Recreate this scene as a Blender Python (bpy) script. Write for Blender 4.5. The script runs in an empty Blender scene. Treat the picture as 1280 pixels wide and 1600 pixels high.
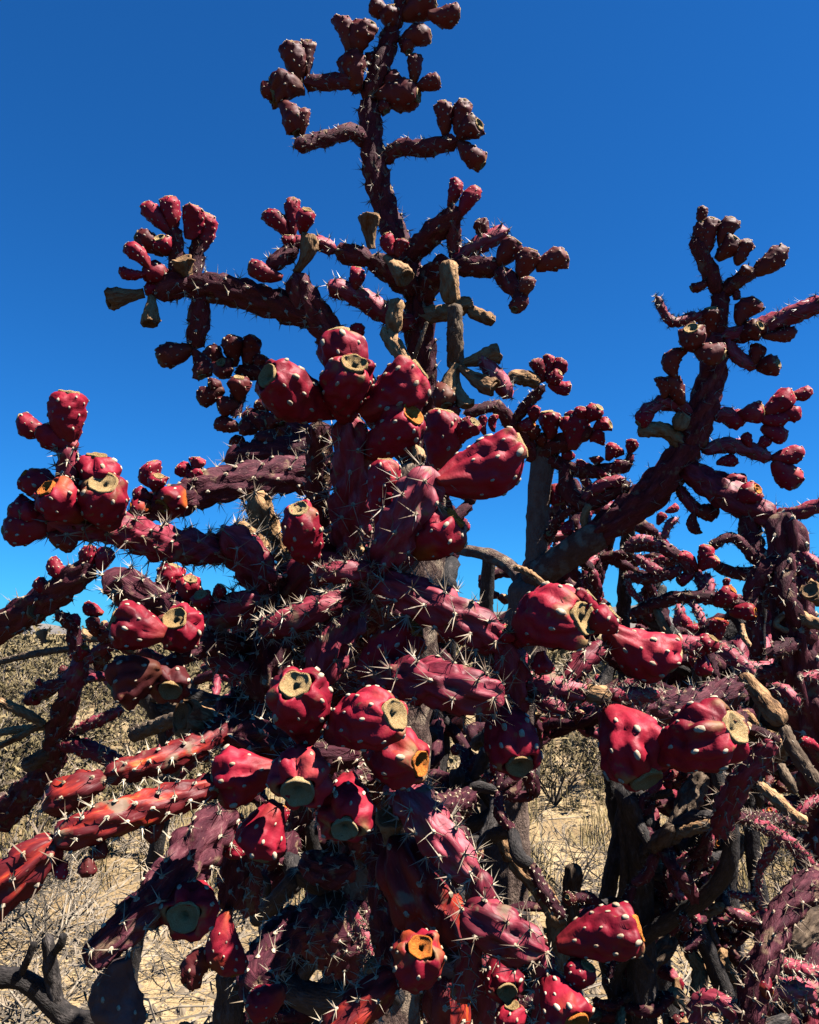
import bpy, math, random
import numpy as np
from mathutils import Vector, Matrix, Quaternion

# ---------------------------------------------------------------- camera, sky, sun, exposure
sc = bpy.context.scene
COL = sc.collection
rng = np.random.default_rng(7)
random.seed(7)
FPX, PITCH, CAMZ = 1256.0, math.radians(8.6), 1.55
CAM = np.array([0.0, 0.0, CAMZ])
RIGHT = np.array([1.0, 0, 0])
FWD = np.array([0, math.cos(PITCH), math.sin(PITCH)])
UP = np.array([0, -math.sin(PITCH), math.cos(PITCH)])
cam_d = bpy.data.cameras.new('camera'); cam = bpy.data.objects.new('camera', cam_d); COL.objects.link(cam)
cam_d.sensor_fit = 'VERTICAL'; cam_d.sensor_height = 24.0; cam_d.lens = 24.0 * FPX / 1600.0
cam_d.clip_start = 0.02; cam_d.clip_end = 20000
cam.location = CAM; cam.rotation_euler = (math.pi / 2 + PITCH, 0, 0)
sc.camera = cam
SUN = Vector((0.50, -0.13, 0.855)).normalized()
w = bpy.data.worlds.new('World'); sc.world = w; w.use_nodes = True
wn, wl = w.node_tree.nodes, w.node_tree.links
bg = wn['Background']
sky = wn.new('ShaderNodeTexSky'); sky.sky_type = 'NISHITA'; sky.sun_disc = False
sky.sun_elevation = math.asin(SUN.z); sky.sun_rotation = math.atan2(SUN.x, SUN.y)
sky.altitude = 1200; sky.air_density = 1.0; sky.dust_density = 0.25; sky.ozone_density = 3.0
hs = wn.new('ShaderNodeMix'); hs.data_type = 'RGBA'; hs.blend_type = 'MULTIPLY'; hs.inputs['Factor'].default_value = 1.0
hs.inputs['B'].default_value = (0.081, 0.41, 0.755, 1)      # deep desert blue
wl.new(sky.outputs[0], hs.inputs['A']); wl.new(hs.outputs['Result'], bg.inputs[0])
bg.inputs[1].default_value = 0.05
sd = bpy.data.lights.new('sun', 'SUN'); sd.energy = 5.0; sd.angle = math.radians(0.53); sd.color = (1.0, 0.95, 0.87)
so = bpy.data.objects.new('sun', sd); COL.objects.link(so); so.rotation_euler = SUN.to_track_quat('Z', 'Y').to_euler()
so.location = (3, 0, 8)
sc.view_settings.view_transform = 'Standard'; sc.view_settings.look = 'None'
sc.view_settings.exposure = 2.05; sc.view_settings.gamma = 1.0
sc.render.engine = 'CYCLES'; sc.cycles.max_bounces = 5; sc.cycles.diffuse_bounces = 1
sc.cycles.use_denoising = True; sc.cycles.sample_clamp_indirect = 0.0032

# ---------------------------------------------------------------- helpers
def U(x, y, d):
    return CAM + d * (FWD + (x - 640.0) / FPX * RIGHT - (y - 800.0) / FPX * UP)

def proj(p):
    v = np.asarray(p) - CAM
    d = v @ FWD
    return 640 + FPX * (v @ RIGHT) / d, 800 - FPX * (v @ UP) / d, d

def nrm(v):
    return v / (np.linalg.norm(v, axis=-1, keepdims=True) + 1e-12)

_T = np.random.default_rng(3).random((64, 64))
def vnoise(u, v, nu, seed=0):
    """value noise, periodic in u (0..1) with nu cells; v in cell units"""
    uu = np.asarray(u) * nu; vv = np.asarray(v) + seed * 7.31
    i0 = np.floor(uu).astype(int); j0 = np.floor(vv).astype(int)
    fu = uu - i0; fv = vv - j0
    fu = fu * fu * (3 - 2 * fu); fv = fv * fv * (3 - 2 * fv)
    g = lambda i, j: _T[(np.mod(i, nu) + seed * 5) % 64, j % 64]
    return ((g(i0, j0) * (1 - fu) + g(i0 + 1, j0) * fu) * (1 - fv) + (g(i0, j0 + 1) * (1 - fu) + g(i0 + 1, j0 + 1) * fu) * fv) * 2 - 1

def mesh(name, V, quads=None, tris=None, mats=(), uv=None, mat_index=None, smooth=True):
    me = bpy.data.meshes.new(name)
    V = np.asarray(V, dtype=np.float32)
    nq = 0 if quads is None else len(quads); nt = 0 if tris is None else len(tris)
    me.vertices.add(len(V)); me.vertices.foreach_set('co', V.ravel())
    li = []
    if nq: li.append(np.asarray(quads, dtype=np.int32).ravel())
    if nt: li.append(np.asarray(tris, dtype=np.int32).ravel())
    li = np.concatenate(li)
    me.loops.add(len(li)); me.loops.foreach_set('vertex_index', li)
    me.polygons.add(nq + nt)
    st = np.concatenate([np.arange(nq) * 4, nq * 4 + np.arange(nt) * 3]).astype(np.int32)
    me.polygons.foreach_set('loop_start', st)
    me.polygons.foreach_set('use_smooth', np.full(nq + nt, smooth))
    if mat_index is not None: me.polygons.foreach_set('material_index', np.asarray(mat_index, dtype=np.int32))
    if uv is not None:
        l = me.uv_layers.new(name='UVMap'); l.data.foreach_set('uv', np.asarray(uv, dtype=np.float32)[li].ravel())
    for m in mats: me.materials.append(m)
    me.update(); me.validate()
    return me

def link(name, me, loc=(0, 0, 0), parent=None, quat=None, scale=None):
    o = bpy.data.objects.new(name, me); COL.objects.link(o)
    o.location = loc
    if quat is not None: o.rotation_mode = 'QUATERNION'; o.rotation_quaternion = quat
    if scale is not None: o.scale = scale
    if parent is not None: o.parent = parent
    return o

def tag(o, label=None, cat=None, group=None, kind=None):
    if label: o['label'] = label
    if cat: o['category'] = cat
    if group: o['group'] = group
    if kind: o['kind'] = kind
    return o

def grid_quads(nr, nc):
    i = np.arange(nr - 1)[:, None]; j = np.arange(nc)[None, :]
    a = i * nc + j; b = i * nc + (j + 1) % nc
    return np.stack([a, b, b + nc, a + nc], -1).reshape(-1, 4)

# ---------------------------------------------------------------- materials
def ramp(nt, stops):
    r = nt.nodes.new('ShaderNodeValToRGB'); e = r.color_ramp.elements
    while len(e) < len(stops): e.new(0.5)
    for k, (p, c) in enumerate(stops): e[k].position = p; e[k].color = (*c, 1)
    return r

def material(name, stops, scale=40, rough=0.55, spec=0.4, coord='Object', stretch=(1, 1, 1), detail=4, bump=0.0, bump_scale=200, bump_dist=0.002,
             tint=0.25, extra=None, rand_shift=0.25, sheen=0.0):
    m = bpy.data.materials.new(name); m.use_nodes = True
    nt = m.node_tree; N, L = nt.nodes, nt.links
    b = N['Principled BSDF']; b.inputs['Roughness'].default_value = rough; b.inputs['Specular IOR Level'].default_value = spec
    tc = N.new('ShaderNodeTexCoord'); mp = N.new('ShaderNodeMapping'); mp.inputs['Scale'].default_value = stretch
    oi = N.new('ShaderNodeObjectInfo')
    off = N.new('ShaderNodeCombineXYZ'); mul = N.new('ShaderNodeMath'); mul.operation = 'MULTIPLY'; mul.inputs[1].default_value = 37.0
    L.new(oi.outputs['Random'], mul.inputs[0]); L.new(mul.outputs[0], off.inputs[0]); L.new(mul.outputs[0], off.inputs[2])
    L.new(off.outputs[0], mp.inputs['Location']); L.new(tc.outputs[coord], mp.inputs['Vector'])
    n = N.new('ShaderNodeTexNoise'); n.inputs['Scale'].default_value = scale; n.inputs['Detail'].default_value = detail; n.inputs['Roughness'].default_value = 0.62
    L.new(mp.outputs[0], n.inputs['Vector'])
    sh = N.new('ShaderNodeMapRange'); sh.inputs[3].default_value = -rand_shift; sh.inputs[4].default_value = rand_shift
    L.new(oi.outputs['Random'], sh.inputs[0])
    ad = N.new('ShaderNodeMath'); ad.operation = 'ADD'; L.new(n.outputs[0], ad.inputs[0]); L.new(sh.outputs[0], ad.inputs[1])
    r = ramp(nt, stops); L.new(ad.outputs[0], r.inputs[0])
    col = r.outputs[0]
    if extra: col = extra(nt, col, tc)
    L.new(col, b.inputs['Base Color'])
    if bump:
        n2 = N.new('ShaderNodeTexNoise'); n2.inputs['Scale'].default_value = bump_scale; n2.inputs['Detail'].default_value = 5
        L.new(mp.outputs[0], n2.inputs['Vector'])
        bp = N.new('ShaderNodeBump'); bp.inputs['Strength'].default_value = bump; bp.inputs['Distance'].default_value = bump_dist
        L.new(n2.outputs[0], bp.inputs['Height']); L.new(bp.outputs[0], b.inputs['Normal'])
    return m

def mixc(nt, fac, a, bcol):
    x = nt.nodes.new('ShaderNodeMix'); x.data_type = 'RGBA'
    nt.links.new(fac, x.inputs['Factor'])
    for s, v in ((x.inputs['A'], a), (x.inputs['B'], bcol)):
        if isinstance(v, tuple): s.default_value = (*v, 1)
        else: nt.links.new(v, s)
    return x.outputs['Result']

def noise_mask(nt, tc, coord, scale, lo, hi, detail=3, stretch=None):
    n = nt.nodes.new('ShaderNodeTexNoise'); n.inputs['Scale'].default_value = scale; n.inputs['Detail'].default_value = detail
    if stretch:
        mp = nt.nodes.new('ShaderNodeMapping'); mp.inputs['Scale'].default_value = stretch
        nt.links.new(tc.outputs[coord], mp.inputs[0]); nt.links.new(mp.outputs[0], n.inputs['Vector'])
    else: nt.links.new(tc.outputs[coord], n.inputs['Vector'])
    mr = nt.nodes.new('ShaderNodeMapRange'); mr.inputs[1].default_value = lo; mr.inputs[2].default_value = hi
    nt.links.new(n.outputs[0], mr.inputs[0])
    return mr.outputs[0]

def corky(nt, col, tc):      # flaky grey-tan scabs on old skin, with fine scratches
    c = mixc(nt, noise_mask(nt, tc, 'Object', 60, 0.60, 0.68, 6), col, (0.13, 0.08, 0.05))
    return mixc(nt, noise_mask(nt, tc, 'UV', 900, 0.66, 0.74, 2, (1, 0.25, 1)), c, (0.15, 0.07, 0.055))

def corky_more(nt, col, tc):
    return mixc(nt, noise_mask(nt, tc, 'Object', 42, 0.50, 0.60, 8), col, (0.18, 0.13, 0.09))

def fruit_skin(amount, ocol):
    def f(nt, col, tc):
        N, L = nt.nodes, nt.links
        sp = N.new('ShaderNodeSeparateXYZ'); L.new(tc.outputs['UV'], sp.inputs[0])
        # olive-orange towards the stalk; orange patches paint in light glowing through the flesh
        mr = N.new('ShaderNodeMapRange'); mr.inputs[1].default_value = 0.45; mr.inputs[2].default_value = 0.0; mr.inputs[3].default_value = 0; mr.inputs[4].default_value = 0.55
        L.new(sp.outputs[1], mr.inputs[0])
        nm = noise_mask(nt, tc, 'Object', 28, 0.35, 0.75)
        mu = N.new('ShaderNodeMath'); mu.operation = 'MULTIPLY'; L.new(mr.outputs[0], mu.inputs[0]); L.new(nm, mu.inputs[1])
        c = mixc(nt, mu.outputs[0], col, (0.11, 0.04, 0.01))
        nm2 = noise_mask(nt, tc, 'Object', 20, 0.70 - amount, 0.86 - amount, 2)
        c = mixc(nt, nm2, c, ocol)
        # dry tan skin round the mouth of the fruit, in ragged patches
        m1 = N.new('ShaderNodeMapRange'); m1.inputs[1].default_value = 0.88; m1.inputs[2].default_value = 1.0; L.new(sp.outputs[1], m1.inputs[0])
        m2 = N.new('ShaderNodeMath'); m2.operation = 'MULTIPLY'; L.new(m1.outputs[0], m2.inputs[0]); L.new(noise_mask(nt, tc, 'Object', 55, 0.52, 0.62, 4), m2.inputs[1])
        c = mixc(nt, m2.outputs[0], c, (0.16, 0.095, 0.04))
        c = mixc(nt, noise_mask(nt, tc, 'Object', 75, 0.66, 0.70, 6), c, (0.12, 0.055, 0.028))
        return mixc(nt, noise_mask(nt, tc, 'Object', 260, 0.68, 0.74, 5), c, (0.04, 0.008, 0.008))
    return f

M = {}
M['stem'] = material('stem_skin', [(0.25, (0.04, 0.004, 0.008)), (0.45, (0.12, 0.010, 0.020)), (0.6, (0.22, 0.030, 0.046)), (0.8, (0.34, 0.11, 0.12))],
                     scale=22, coord='UV', stretch=(9, 2.2, 1), rough=0.55, spec=0.2, bump=0.35, bump_scale=60, bump_dist=0.0015, extra=corky, rand_shift=0.14)  # palest pink paints in sunlit highlights
M['stem_sunpatch'] = material('stem_skin_sunpatch', [(0.2, (0.03, 0.003, 0.005)), (0.53, (0.085, 0.006, 0.008)), (0.64, (0.24, 0.018, 0.010)), (0.76, (0.62, 0.15, 0.018))],
                     scale=14, coord='UV', stretch=(9, 2.0, 1), rough=0.55, spec=0.2, bump=0.3, bump_scale=60, bump_dist=0.0015, extra=corky, rand_shift=0.05)  # orange patches paint in sunlit spots, the dark base paints in shade
M['old'] = material('old_stem_skin_shade', [(0.25, (0.013, 0.003, 0.005)), (0.5, (0.032, 0.006, 0.011)), (0.66, (0.07, 0.017, 0.024)), (0.85, (0.16, 0.07, 0.075))],
                    scale=20, coord='UV', stretch=(10, 2.5, 1), rough=0.7, spec=0.1, bump=0.6, bump_scale=90, bump_dist=0.003, extra=corky, rand_shift=0.1)  # aged maroon, darkened to paint in shade; palest tone paints lit highlights
M['bark'] = material('trunk_bark', [(0.2, (0.021, 0.011, 0.009)), (0.5, (0.059, 0.035, 0.028)), (0.75, (0.140, 0.098, 0.077)), (0.95, (0.252, 0.196, 0.154))],
                     scale=26, coord='UV', stretch=(5, 2.6, 1), rough=0.85, spec=0.15, bump=0.9, bump_scale=90, bump_dist=0.004, extra=corky_more, rand_shift=0.1)
M['pale'] = material('pale_bark', [(0.2, (0.043, 0.028, 0.022)), (0.5, (0.094, 0.064, 0.052)), (0.75, (0.151, 0.110, 0.085)), (0.95, (0.198, 0.147, 0.109))],
                     scale=26, coord='UV', stretch=(4.5, 2.6, 1), rough=0.88, spec=0.12, bump=0.9, bump_scale=80, bump_dist=0.004, rand_shift=0.06)
M['char'] = material('charred_bark', [(0.3, (0.006, 0.005, 0.005)), (0.55, (0.02, 0.016, 0.015)), (0.72, (0.07, 0.058, 0.052)), (0.9, (0.2, 0.17, 0.15))], scale=26, coord='UV', stretch=(6, 2.2, 1), rough=0.8, spec=0.2, bump=0.9, bump_scale=80, bump_dist=0.004, rand_shift=0.06)
M['dead'] = material('dead_wood', [(0.3, (0.0455, 0.0223, 0.0107)), (0.42, (0.1785, 0.0963, 0.0452)), (0.6, (0.3027, 0.1744, 0.0844)), (0.85, (0.4463, 0.2846, 0.1641))],
                     scale=26, coord='UV', stretch=(6, 2.2, 1), rough=0.85, spec=0.15, bump=0.8, bump_scale=80, bump_dist=0.003, rand_shift=0.08)
M['grey'] = material('grey_wood', [(0.25, (0.0130, 0.0085, 0.0069)), (0.45, (0.0546, 0.0366, 0.0242)), (0.65, (0.1300, 0.0915, 0.0609)), (0.9, (0.2275, 0.1684, 0.1150))],
                     scale=26, coord='UV', stretch=(6, 2.2, 1), rough=0.88, spec=0.12, bump=0.8, bump_scale=80, bump_dist=0.003, rand_shift=0.08)
RED = [(0.25, (0.045, 0.002, 0.006)), (0.45, (0.14, 0.0035, 0.012)), (0.62, (0.23, 0.009, 0.022)), (0.85, (0.34, 0.055, 0.045))]
M['fruit'] = material('fruit_skin_crimson', RED, scale=40, rough=0.55, spec=0.15, bump=0.5, bump_scale=90, bump_dist=0.003, extra=fruit_skin(0.0, (0.28, 0.045, 0.01)), rand_shift=0.1)
M['fruit_glow'] = material('fruit_skin_orange_glow', RED, scale=40, rough=0.55, spec=0.15, bump=0.4, bump_scale=90, bump_dist=0.003, extra=fruit_skin(0.2, (0.42, 0.10, 0.01)), rand_shift=0.05)  # orange patches put light glowing through the fruit into the colour
M['fruit_old_shade'] = material('fruit_skin_brown_shade', [(0.2, (0.027, 0.004, 0.005)), (0.5, (0.050, 0.006, 0.007)), (0.7, (0.078, 0.012, 0.012)), (0.9, (0.099, 0.037, 0.019))], scale=24, rough=0.6, spec=0.15,
                          bump=0.3, bump_scale=140, bump_dist=0.002, extra=fruit_skin(0.08, (0.14, 0.05, 0.012)), rand_shift=0.16)  # older brown skin, darkened to paint in the shade on the spire
M['fruit_black'] = material('fruit_skin_charcoal', [(0.2, (0.0288, 0.0180, 0.0182)), (0.6, (0.0800, 0.0600, 0.0630)), (0.9, (0.1920, 0.1500, 0.1400))], scale=60, rough=0.8, spec=0.2, bump=0.6, bump_scale=140, bump_dist=0.003)
M['scar'] = material('scar_tan', [(0.25, (0.25, 0.14, 0.052)), (0.42, (0.38, 0.235, 0.095)), (0.58, (0.48, 0.33, 0.155)), (0.8, (0.57, 0.44, 0.27))], scale=9, coord='UV', stretch=(9, 2, 1), rough=0.85, spec=0.15,
                     bump=0.9, bump_scale=24, bump_dist=0.0025, rand_shift=0.1)
M['scar_orange_glow'] = material('scar_orange_glow', [(0.25, (0.2783, 0.0504, 0.0080)), (0.5, (0.5106, 0.1407, 0.0150)), (0.7, (0.6348, 0.2678, 0.0480)), (0.9, (0.6348, 0.4085, 0.1750))], scale=6, coord='UV', stretch=(8, 2, 1), rough=0.75, spec=0.2,
                     bump=0.8, bump_scale=20, bump_dist=0.0025, rand_shift=0.05)  # orange base colour stands in for light shining through the scar
M['felt'] = material('areole_felt', [(0.3, (0.173, 0.115, 0.066)), (0.5, (0.316, 0.246, 0.170)), (0.7, (0.427, 0.354, 0.265))], scale=420, rough=0.95, spec=0.1, rand_shift=0.08)
M['spine'] = material('spine_straw', [(0.3, (0.117, 0.076, 0.051)), (0.5, (0.256, 0.193, 0.131)), (0.7, (0.363, 0.305, 0.218))], scale=60, rough=0.5, spec=0.4, rand_shift=0.2)
M['twig'] = material('dry_twig', [(0.3, (0.060, 0.046, 0.035)), (0.5, (0.130, 0.103, 0.076)), (0.75, (0.227, 0.184, 0.136))], scale=8, rough=0.9, spec=0.1, rand_shift=0.15)
M['grass'] = material('dry_grass', [(0.3, (0.133, 0.088, 0.032)), (0.5, (0.253, 0.182, 0.076)), (0.75, (0.343, 0.265, 0.128))], scale=3, rough=0.8, spec=0.2, rand_shift=0.0)
M['brush'] = material('grey_brush', [(0.3, (0.0684, 0.0528, 0.0250)), (0.5, (0.1425, 0.1088, 0.0537)), (0.75, (0.2869, 0.2096, 0.1075))], scale=5, rough=0.9, spec=0.1, rand_shift=0.1)
M['stone'] = material('desert_stone', [(0.3, (0.101, 0.076, 0.050)), (0.5, (0.190, 0.146, 0.101)), (0.75, (0.276, 0.225, 0.165))], scale=5, rough=0.9, spec=0.15, rand_shift=0.2)

# ---------------------------------------------------------------- plants
PLANT = [None]
STEMS = {}      # plant -> list of (x, y, d, half width px)
def plant(name, label, cat, base, group=None):
    o = bpy.data.objects.new(name, None); COL.objects.link(o); o.location = base; o.empty_display_size = 0.1
    tag(o, label, cat, group)
    PLANT[0] = o; STEMS.setdefault(o.name, [])
    return o

def catmull(P, n):
    P = np.asarray(P, float)
    if len(P) == 2:
        t = np.linspace(0, 1, n)[:, None]
        return P[0] * (1 - t) + P[1] * t
    Q = np.vstack([2 * P[0] - P[1], P, 2 * P[-1] - P[-2]])
    u = np.linspace(0, len(P) - 1 - 1e-6, n); k = u.astype(int); f = (u - k)[:, None]
    a, b, c, d = Q[k], Q[k + 1], Q[k + 2], Q[k + 3]
    return 0.5 * (2 * b + (c - a) * f + (2 * a - 5 * b + 4 * c - d) * f ** 2 + (3 * b - a - 3 * c + d) * f ** 3)

#        material  tubercle amp, spines/areole, spine len, seg noise
STY = {'r': ('stem', 0.58, 5, 0.021, 0.03), 'o': ('stem_sunpatch', 0.5, 3, 0.017, 0.05), 'h': ('dead', 0.4, 9, 0.02, 0.05), 'm': ('old', 0.55, 4, 0.016, 0.06),
       'c': ('char', 0.0, 0, 0.01, 0.14), 'b': ('bark', 0.0, 0, 0.01, 0.12), 'p': ('pale', 0.0, 0, 0.01, 0.10), 'd': ('dead', -0.50, 0.4, 0.012, 0.14), 'g': ('grey', -0.40, 0.3, 0.012, 0.14)}
SPINE_PX = 0.00052
TRI = [0]
def stem3d(pts, rad, style, name='stem', cap=True, spine_mul=1.0, coarse=1.0, start_cap=True):
    """a cactus joint: tube along pts (world), radii rad, with spiral tubercles, areoles and spines"""
    root = PLANT[0]
    mname, amp, nsp, slen, nz = STY[style]
    pts = np.asarray(pts, float); rad = np.asarray(rad, float)
    seg = np.linalg.norm(np.diff(pts, axis=0), axis=1).sum()
    rm = rad.mean(); px, py, dd = proj(pts.mean(0))
    wpx = 2 * rm * FPX / max(dd, 0.2) * 0.64
    nth = int(np.clip(wpx * 0.8, 12, 48) * coarse * (1.7 if amp < 0 else 1.0))
    step = 2 * math.pi * rm / nth * 1.15
    nr = int(np.clip(seg / step, 5, 150))
    C = catmull(pts, nr)
    R = np.interp(np.linspace(0, len(rad) - 1, nr), np.arange(len(rad)), rad)
    s = np.concatenate([[0], np.cumsum(np.linalg.norm(np.diff(C, axis=0), axis=1))])
    Ltot = s[-1]
    # joints swell gently and round off at the ends
    ends = np.ones(nr)
    if cap:
        e = np.clip((Ltot - s) / (0.9 * R), 0, 1); ends *= np.sqrt(1 - (1 - e) ** 2) * 0.97 + 0.03
    if start_cap:
        e = np.clip(s / (0.9 * R), 0, 1); ends *= 0.55 + 0.45 * np.sqrt(1 - (1 - e) ** 2)
    T = nrm(np.gradient(C, axis=0))
    ref = np.array([0.05, 1.0, 0.02]); n0 = nrm(ref - T[0] * (ref @ T[0]))
    Nn = np.zeros_like(T); Nn[0] = n0
    for i in range(1, nr):
        v = Nn[i - 1] - T[i] * (Nn[i - 1] @ T[i]); Nn[i] = v / (np.linalg.norm(v) + 1e-9)
    B = np.cross(T, Nn)
    th = np.linspace(0, 2 * math.pi, nth, endpoint=False)
    TH, S = np.meshgrid(th, s)
    RR = np.repeat((R * ends)[:, None], nth, 1)
    seed = int(rng.integers(0, 30)); ph = rng.random() * 6.28; tw = rng.choice([-1, 1])
    disp = 0.6 * nz * vnoise(TH / 6.2832, S / rm * 0.9, 5, seed) + nz * 0.7 * vnoise(TH / 6.2832, S / rm * 2.2, 9, seed + 3)
    ds = (0.20 if amp > 0 else 0.17) * rm
    na = int(min(max(Ltot / ds, 4), 260))
    ai = np.arange(na); a_th = (ph + tw * ai * 2.39996) % 6.28319; a_s = (ai + 0.7) * Ltot / na
    if amp != 0:
        W, Lf, Lb = (0.31 * rm, 0.48 * rm, 1.25 * rm) if amp > 0 else (0.20 * rm, 0.55 * rm, 0.75 * rm)
        Z = np.zeros(TH.shape)
        for k in range(na):
            lo, hi = np.searchsorted(s, [a_s[k] - 2.2 * Lb, a_s[k] + 2.2 * Lf])
            if hi <= lo: continue
            dth = np.abs(TH[lo:hi] - a_th[k]); dth = np.minimum(dth, 6.28319 - dth) * rm
            da = S[lo:hi] - a_s[k]
            q = np.where(da > 0, (da / Lf) ** 2, (da / Lb) ** 2) + (dth / W) ** 2
            np.maximum(Z[lo:hi], np.maximum(1 - 0.55 * q, 0) if amp > 0 else np.exp(-q), out=Z[lo:hi])
        disp = disp + amp * (Z - (0.72 if amp > 0 else 0.25))
    if style in 'bpc':
        f = vnoise(TH / 6.2832 + 0.04 * vnoise(TH / 6.2832, S / rm * 0.7, 4, seed + 1), S / rm * 0.55, 13, seed + 2)
        disp = disp + 0.07 * (1 - np.abs(f) * 2) + 0.035 * vnoise(TH / 6.2832, S / rm * 3.5, 16, seed + 5)
    RR = RR * (1 + disp)
    out = np.cos(TH)[..., None] * Nn[:, None, :] + np.sin(TH)[..., None] * B[:, None, :]
    V = C[:, None, :] + out * RR[..., None]
    org = C[0]
    Vf = (V - org).reshape(-1, 3)
    Q = grid_quads(nr, nth)
    nv = len(Vf)
    Vf = np.vstack([Vf, C[0] - org, C[-1] - org + T[-1] * R[-1] * (0.06 if cap else 0)])
    j = np.arange(nth); j1 = (j + 1) % nth
    tr = np.vstack([np.stack([j1, j, np.full(nth, nv)], 1), np.stack([(nr - 1) * nth + j, (nr - 1) * nth + j1, np.full(nth, nv + 1)], 1)])
    uv = np.stack([TH * rm, S], -1).reshape(-1, 2); uv = np.vstack([uv, [0, 0], [0, Ltot]])
    o = link(name, mesh(name, Vf, Q, tr, [M[mname]], uv), Vector(org) - root.location, root)
    TRI[0] += len(Q) * 2 + len(tr)
    for i in range(0, nr, 2):
        x, y, d = proj(C[i]); STEMS[root.name].append((x, y, d, R[i] * FPX / d))
    # areoles and spines
    nspk = nsp * spine_mul
    if nspk > 0 and dd < 1.55:
        VV, TT, MI = [], [], []; off = 0
        ri = np.clip(np.searchsorted(s, a_s), 0, nr - 1)
        thick = SPINE_PX * (1.0 if dd < 0.8 else 1.05); far = (1.0 if dd < 0.8 else 0.9) * min(1.0, rm / 0.017)
        nspk = nspk if dd < 0.85 else nspk * 0.85
        for k in range(na):
            i = ri[k]; jn = int(round(a_th[k] / 6.28319 * nth)) % nth
            nvec = nrm(out[i, jn]); p = V[i, jn] - org
            if amp > 0 and dd < 1.15:      # felt pad
                a = 0.085 * rm + 0.0006; b1 = T[i]; b2 = np.cross(nvec, b1)
                ang = np.arange(6) * math.pi / 3
                ring = p + (np.cos(ang)[:, None] * b1 * 1.35 + np.sin(ang)[:, None] * b2) * a - nvec * a * 0.25
                VV.append(np.vstack([ring, p + nvec * a * 0.75])); TT.append(np.array([[off + q, off + (q + 1) % 6, off + 6] for q in range(6)])); MI += [0] * 6; off += 7
            n = int(nspk) + (1 if rng.random() < nspk % 1 else 0)
            n = max(0, n + int(rng.integers(-2, 3))) if nspk > 1.5 else n
            for _ in range(n):
                dr = nrm(nvec * rng.uniform(0.25, 1.0) + rng.normal(0, 0.6, 3)); 
                if dr @ nvec < 0.12: dr = nrm(dr + nvec * 0.5)
                ln = slen * far * rng.uniform(0.35, 1.15); r0 = thick * rng.uniform(0.75, 1.2)
                e1 = nrm(np.cross(dr, [0.3, 0.5, 0.81])); e2 = np.cross(dr, e1)
                VV.append(np.vstack([p + e1 * r0, p + (-0.5 * e1 + 0.87 * e2) * r0, p + (-0.5 * e1 - 0.87 * e2) * r0, p + dr * ln + rng.normal(0, 0.0006, 3)]))
                TT.append(np.array([[0, 1, 3], [1, 2, 3], [2, 0, 3]]) + off); MI += [1] * 3; off += 4
        if VV:
            so_ = link('spines', mesh('spines', np.vstack(VV), None, np.vstack(TT), [M['felt'], M['spine']], None, MI, smooth=False), (0, 0, 0), o)
            so_['kind'] = 'stuff'; TRI[0] += len(MI)
    return o

def snap(x, y, d, tol=0.12, extra=0):
    best = None
    for (sx, sy, sdp, hw) in STEMS[PLANT[0].name]:
        if abs(sdp - d) > tol: continue
        q = math.hypot(sx - x, sy - y) - hw - extra
        if q < 0 and (best is None or abs(sdp - d) < abs(best - d)): best = sdp
    return d if best is None else best

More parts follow.
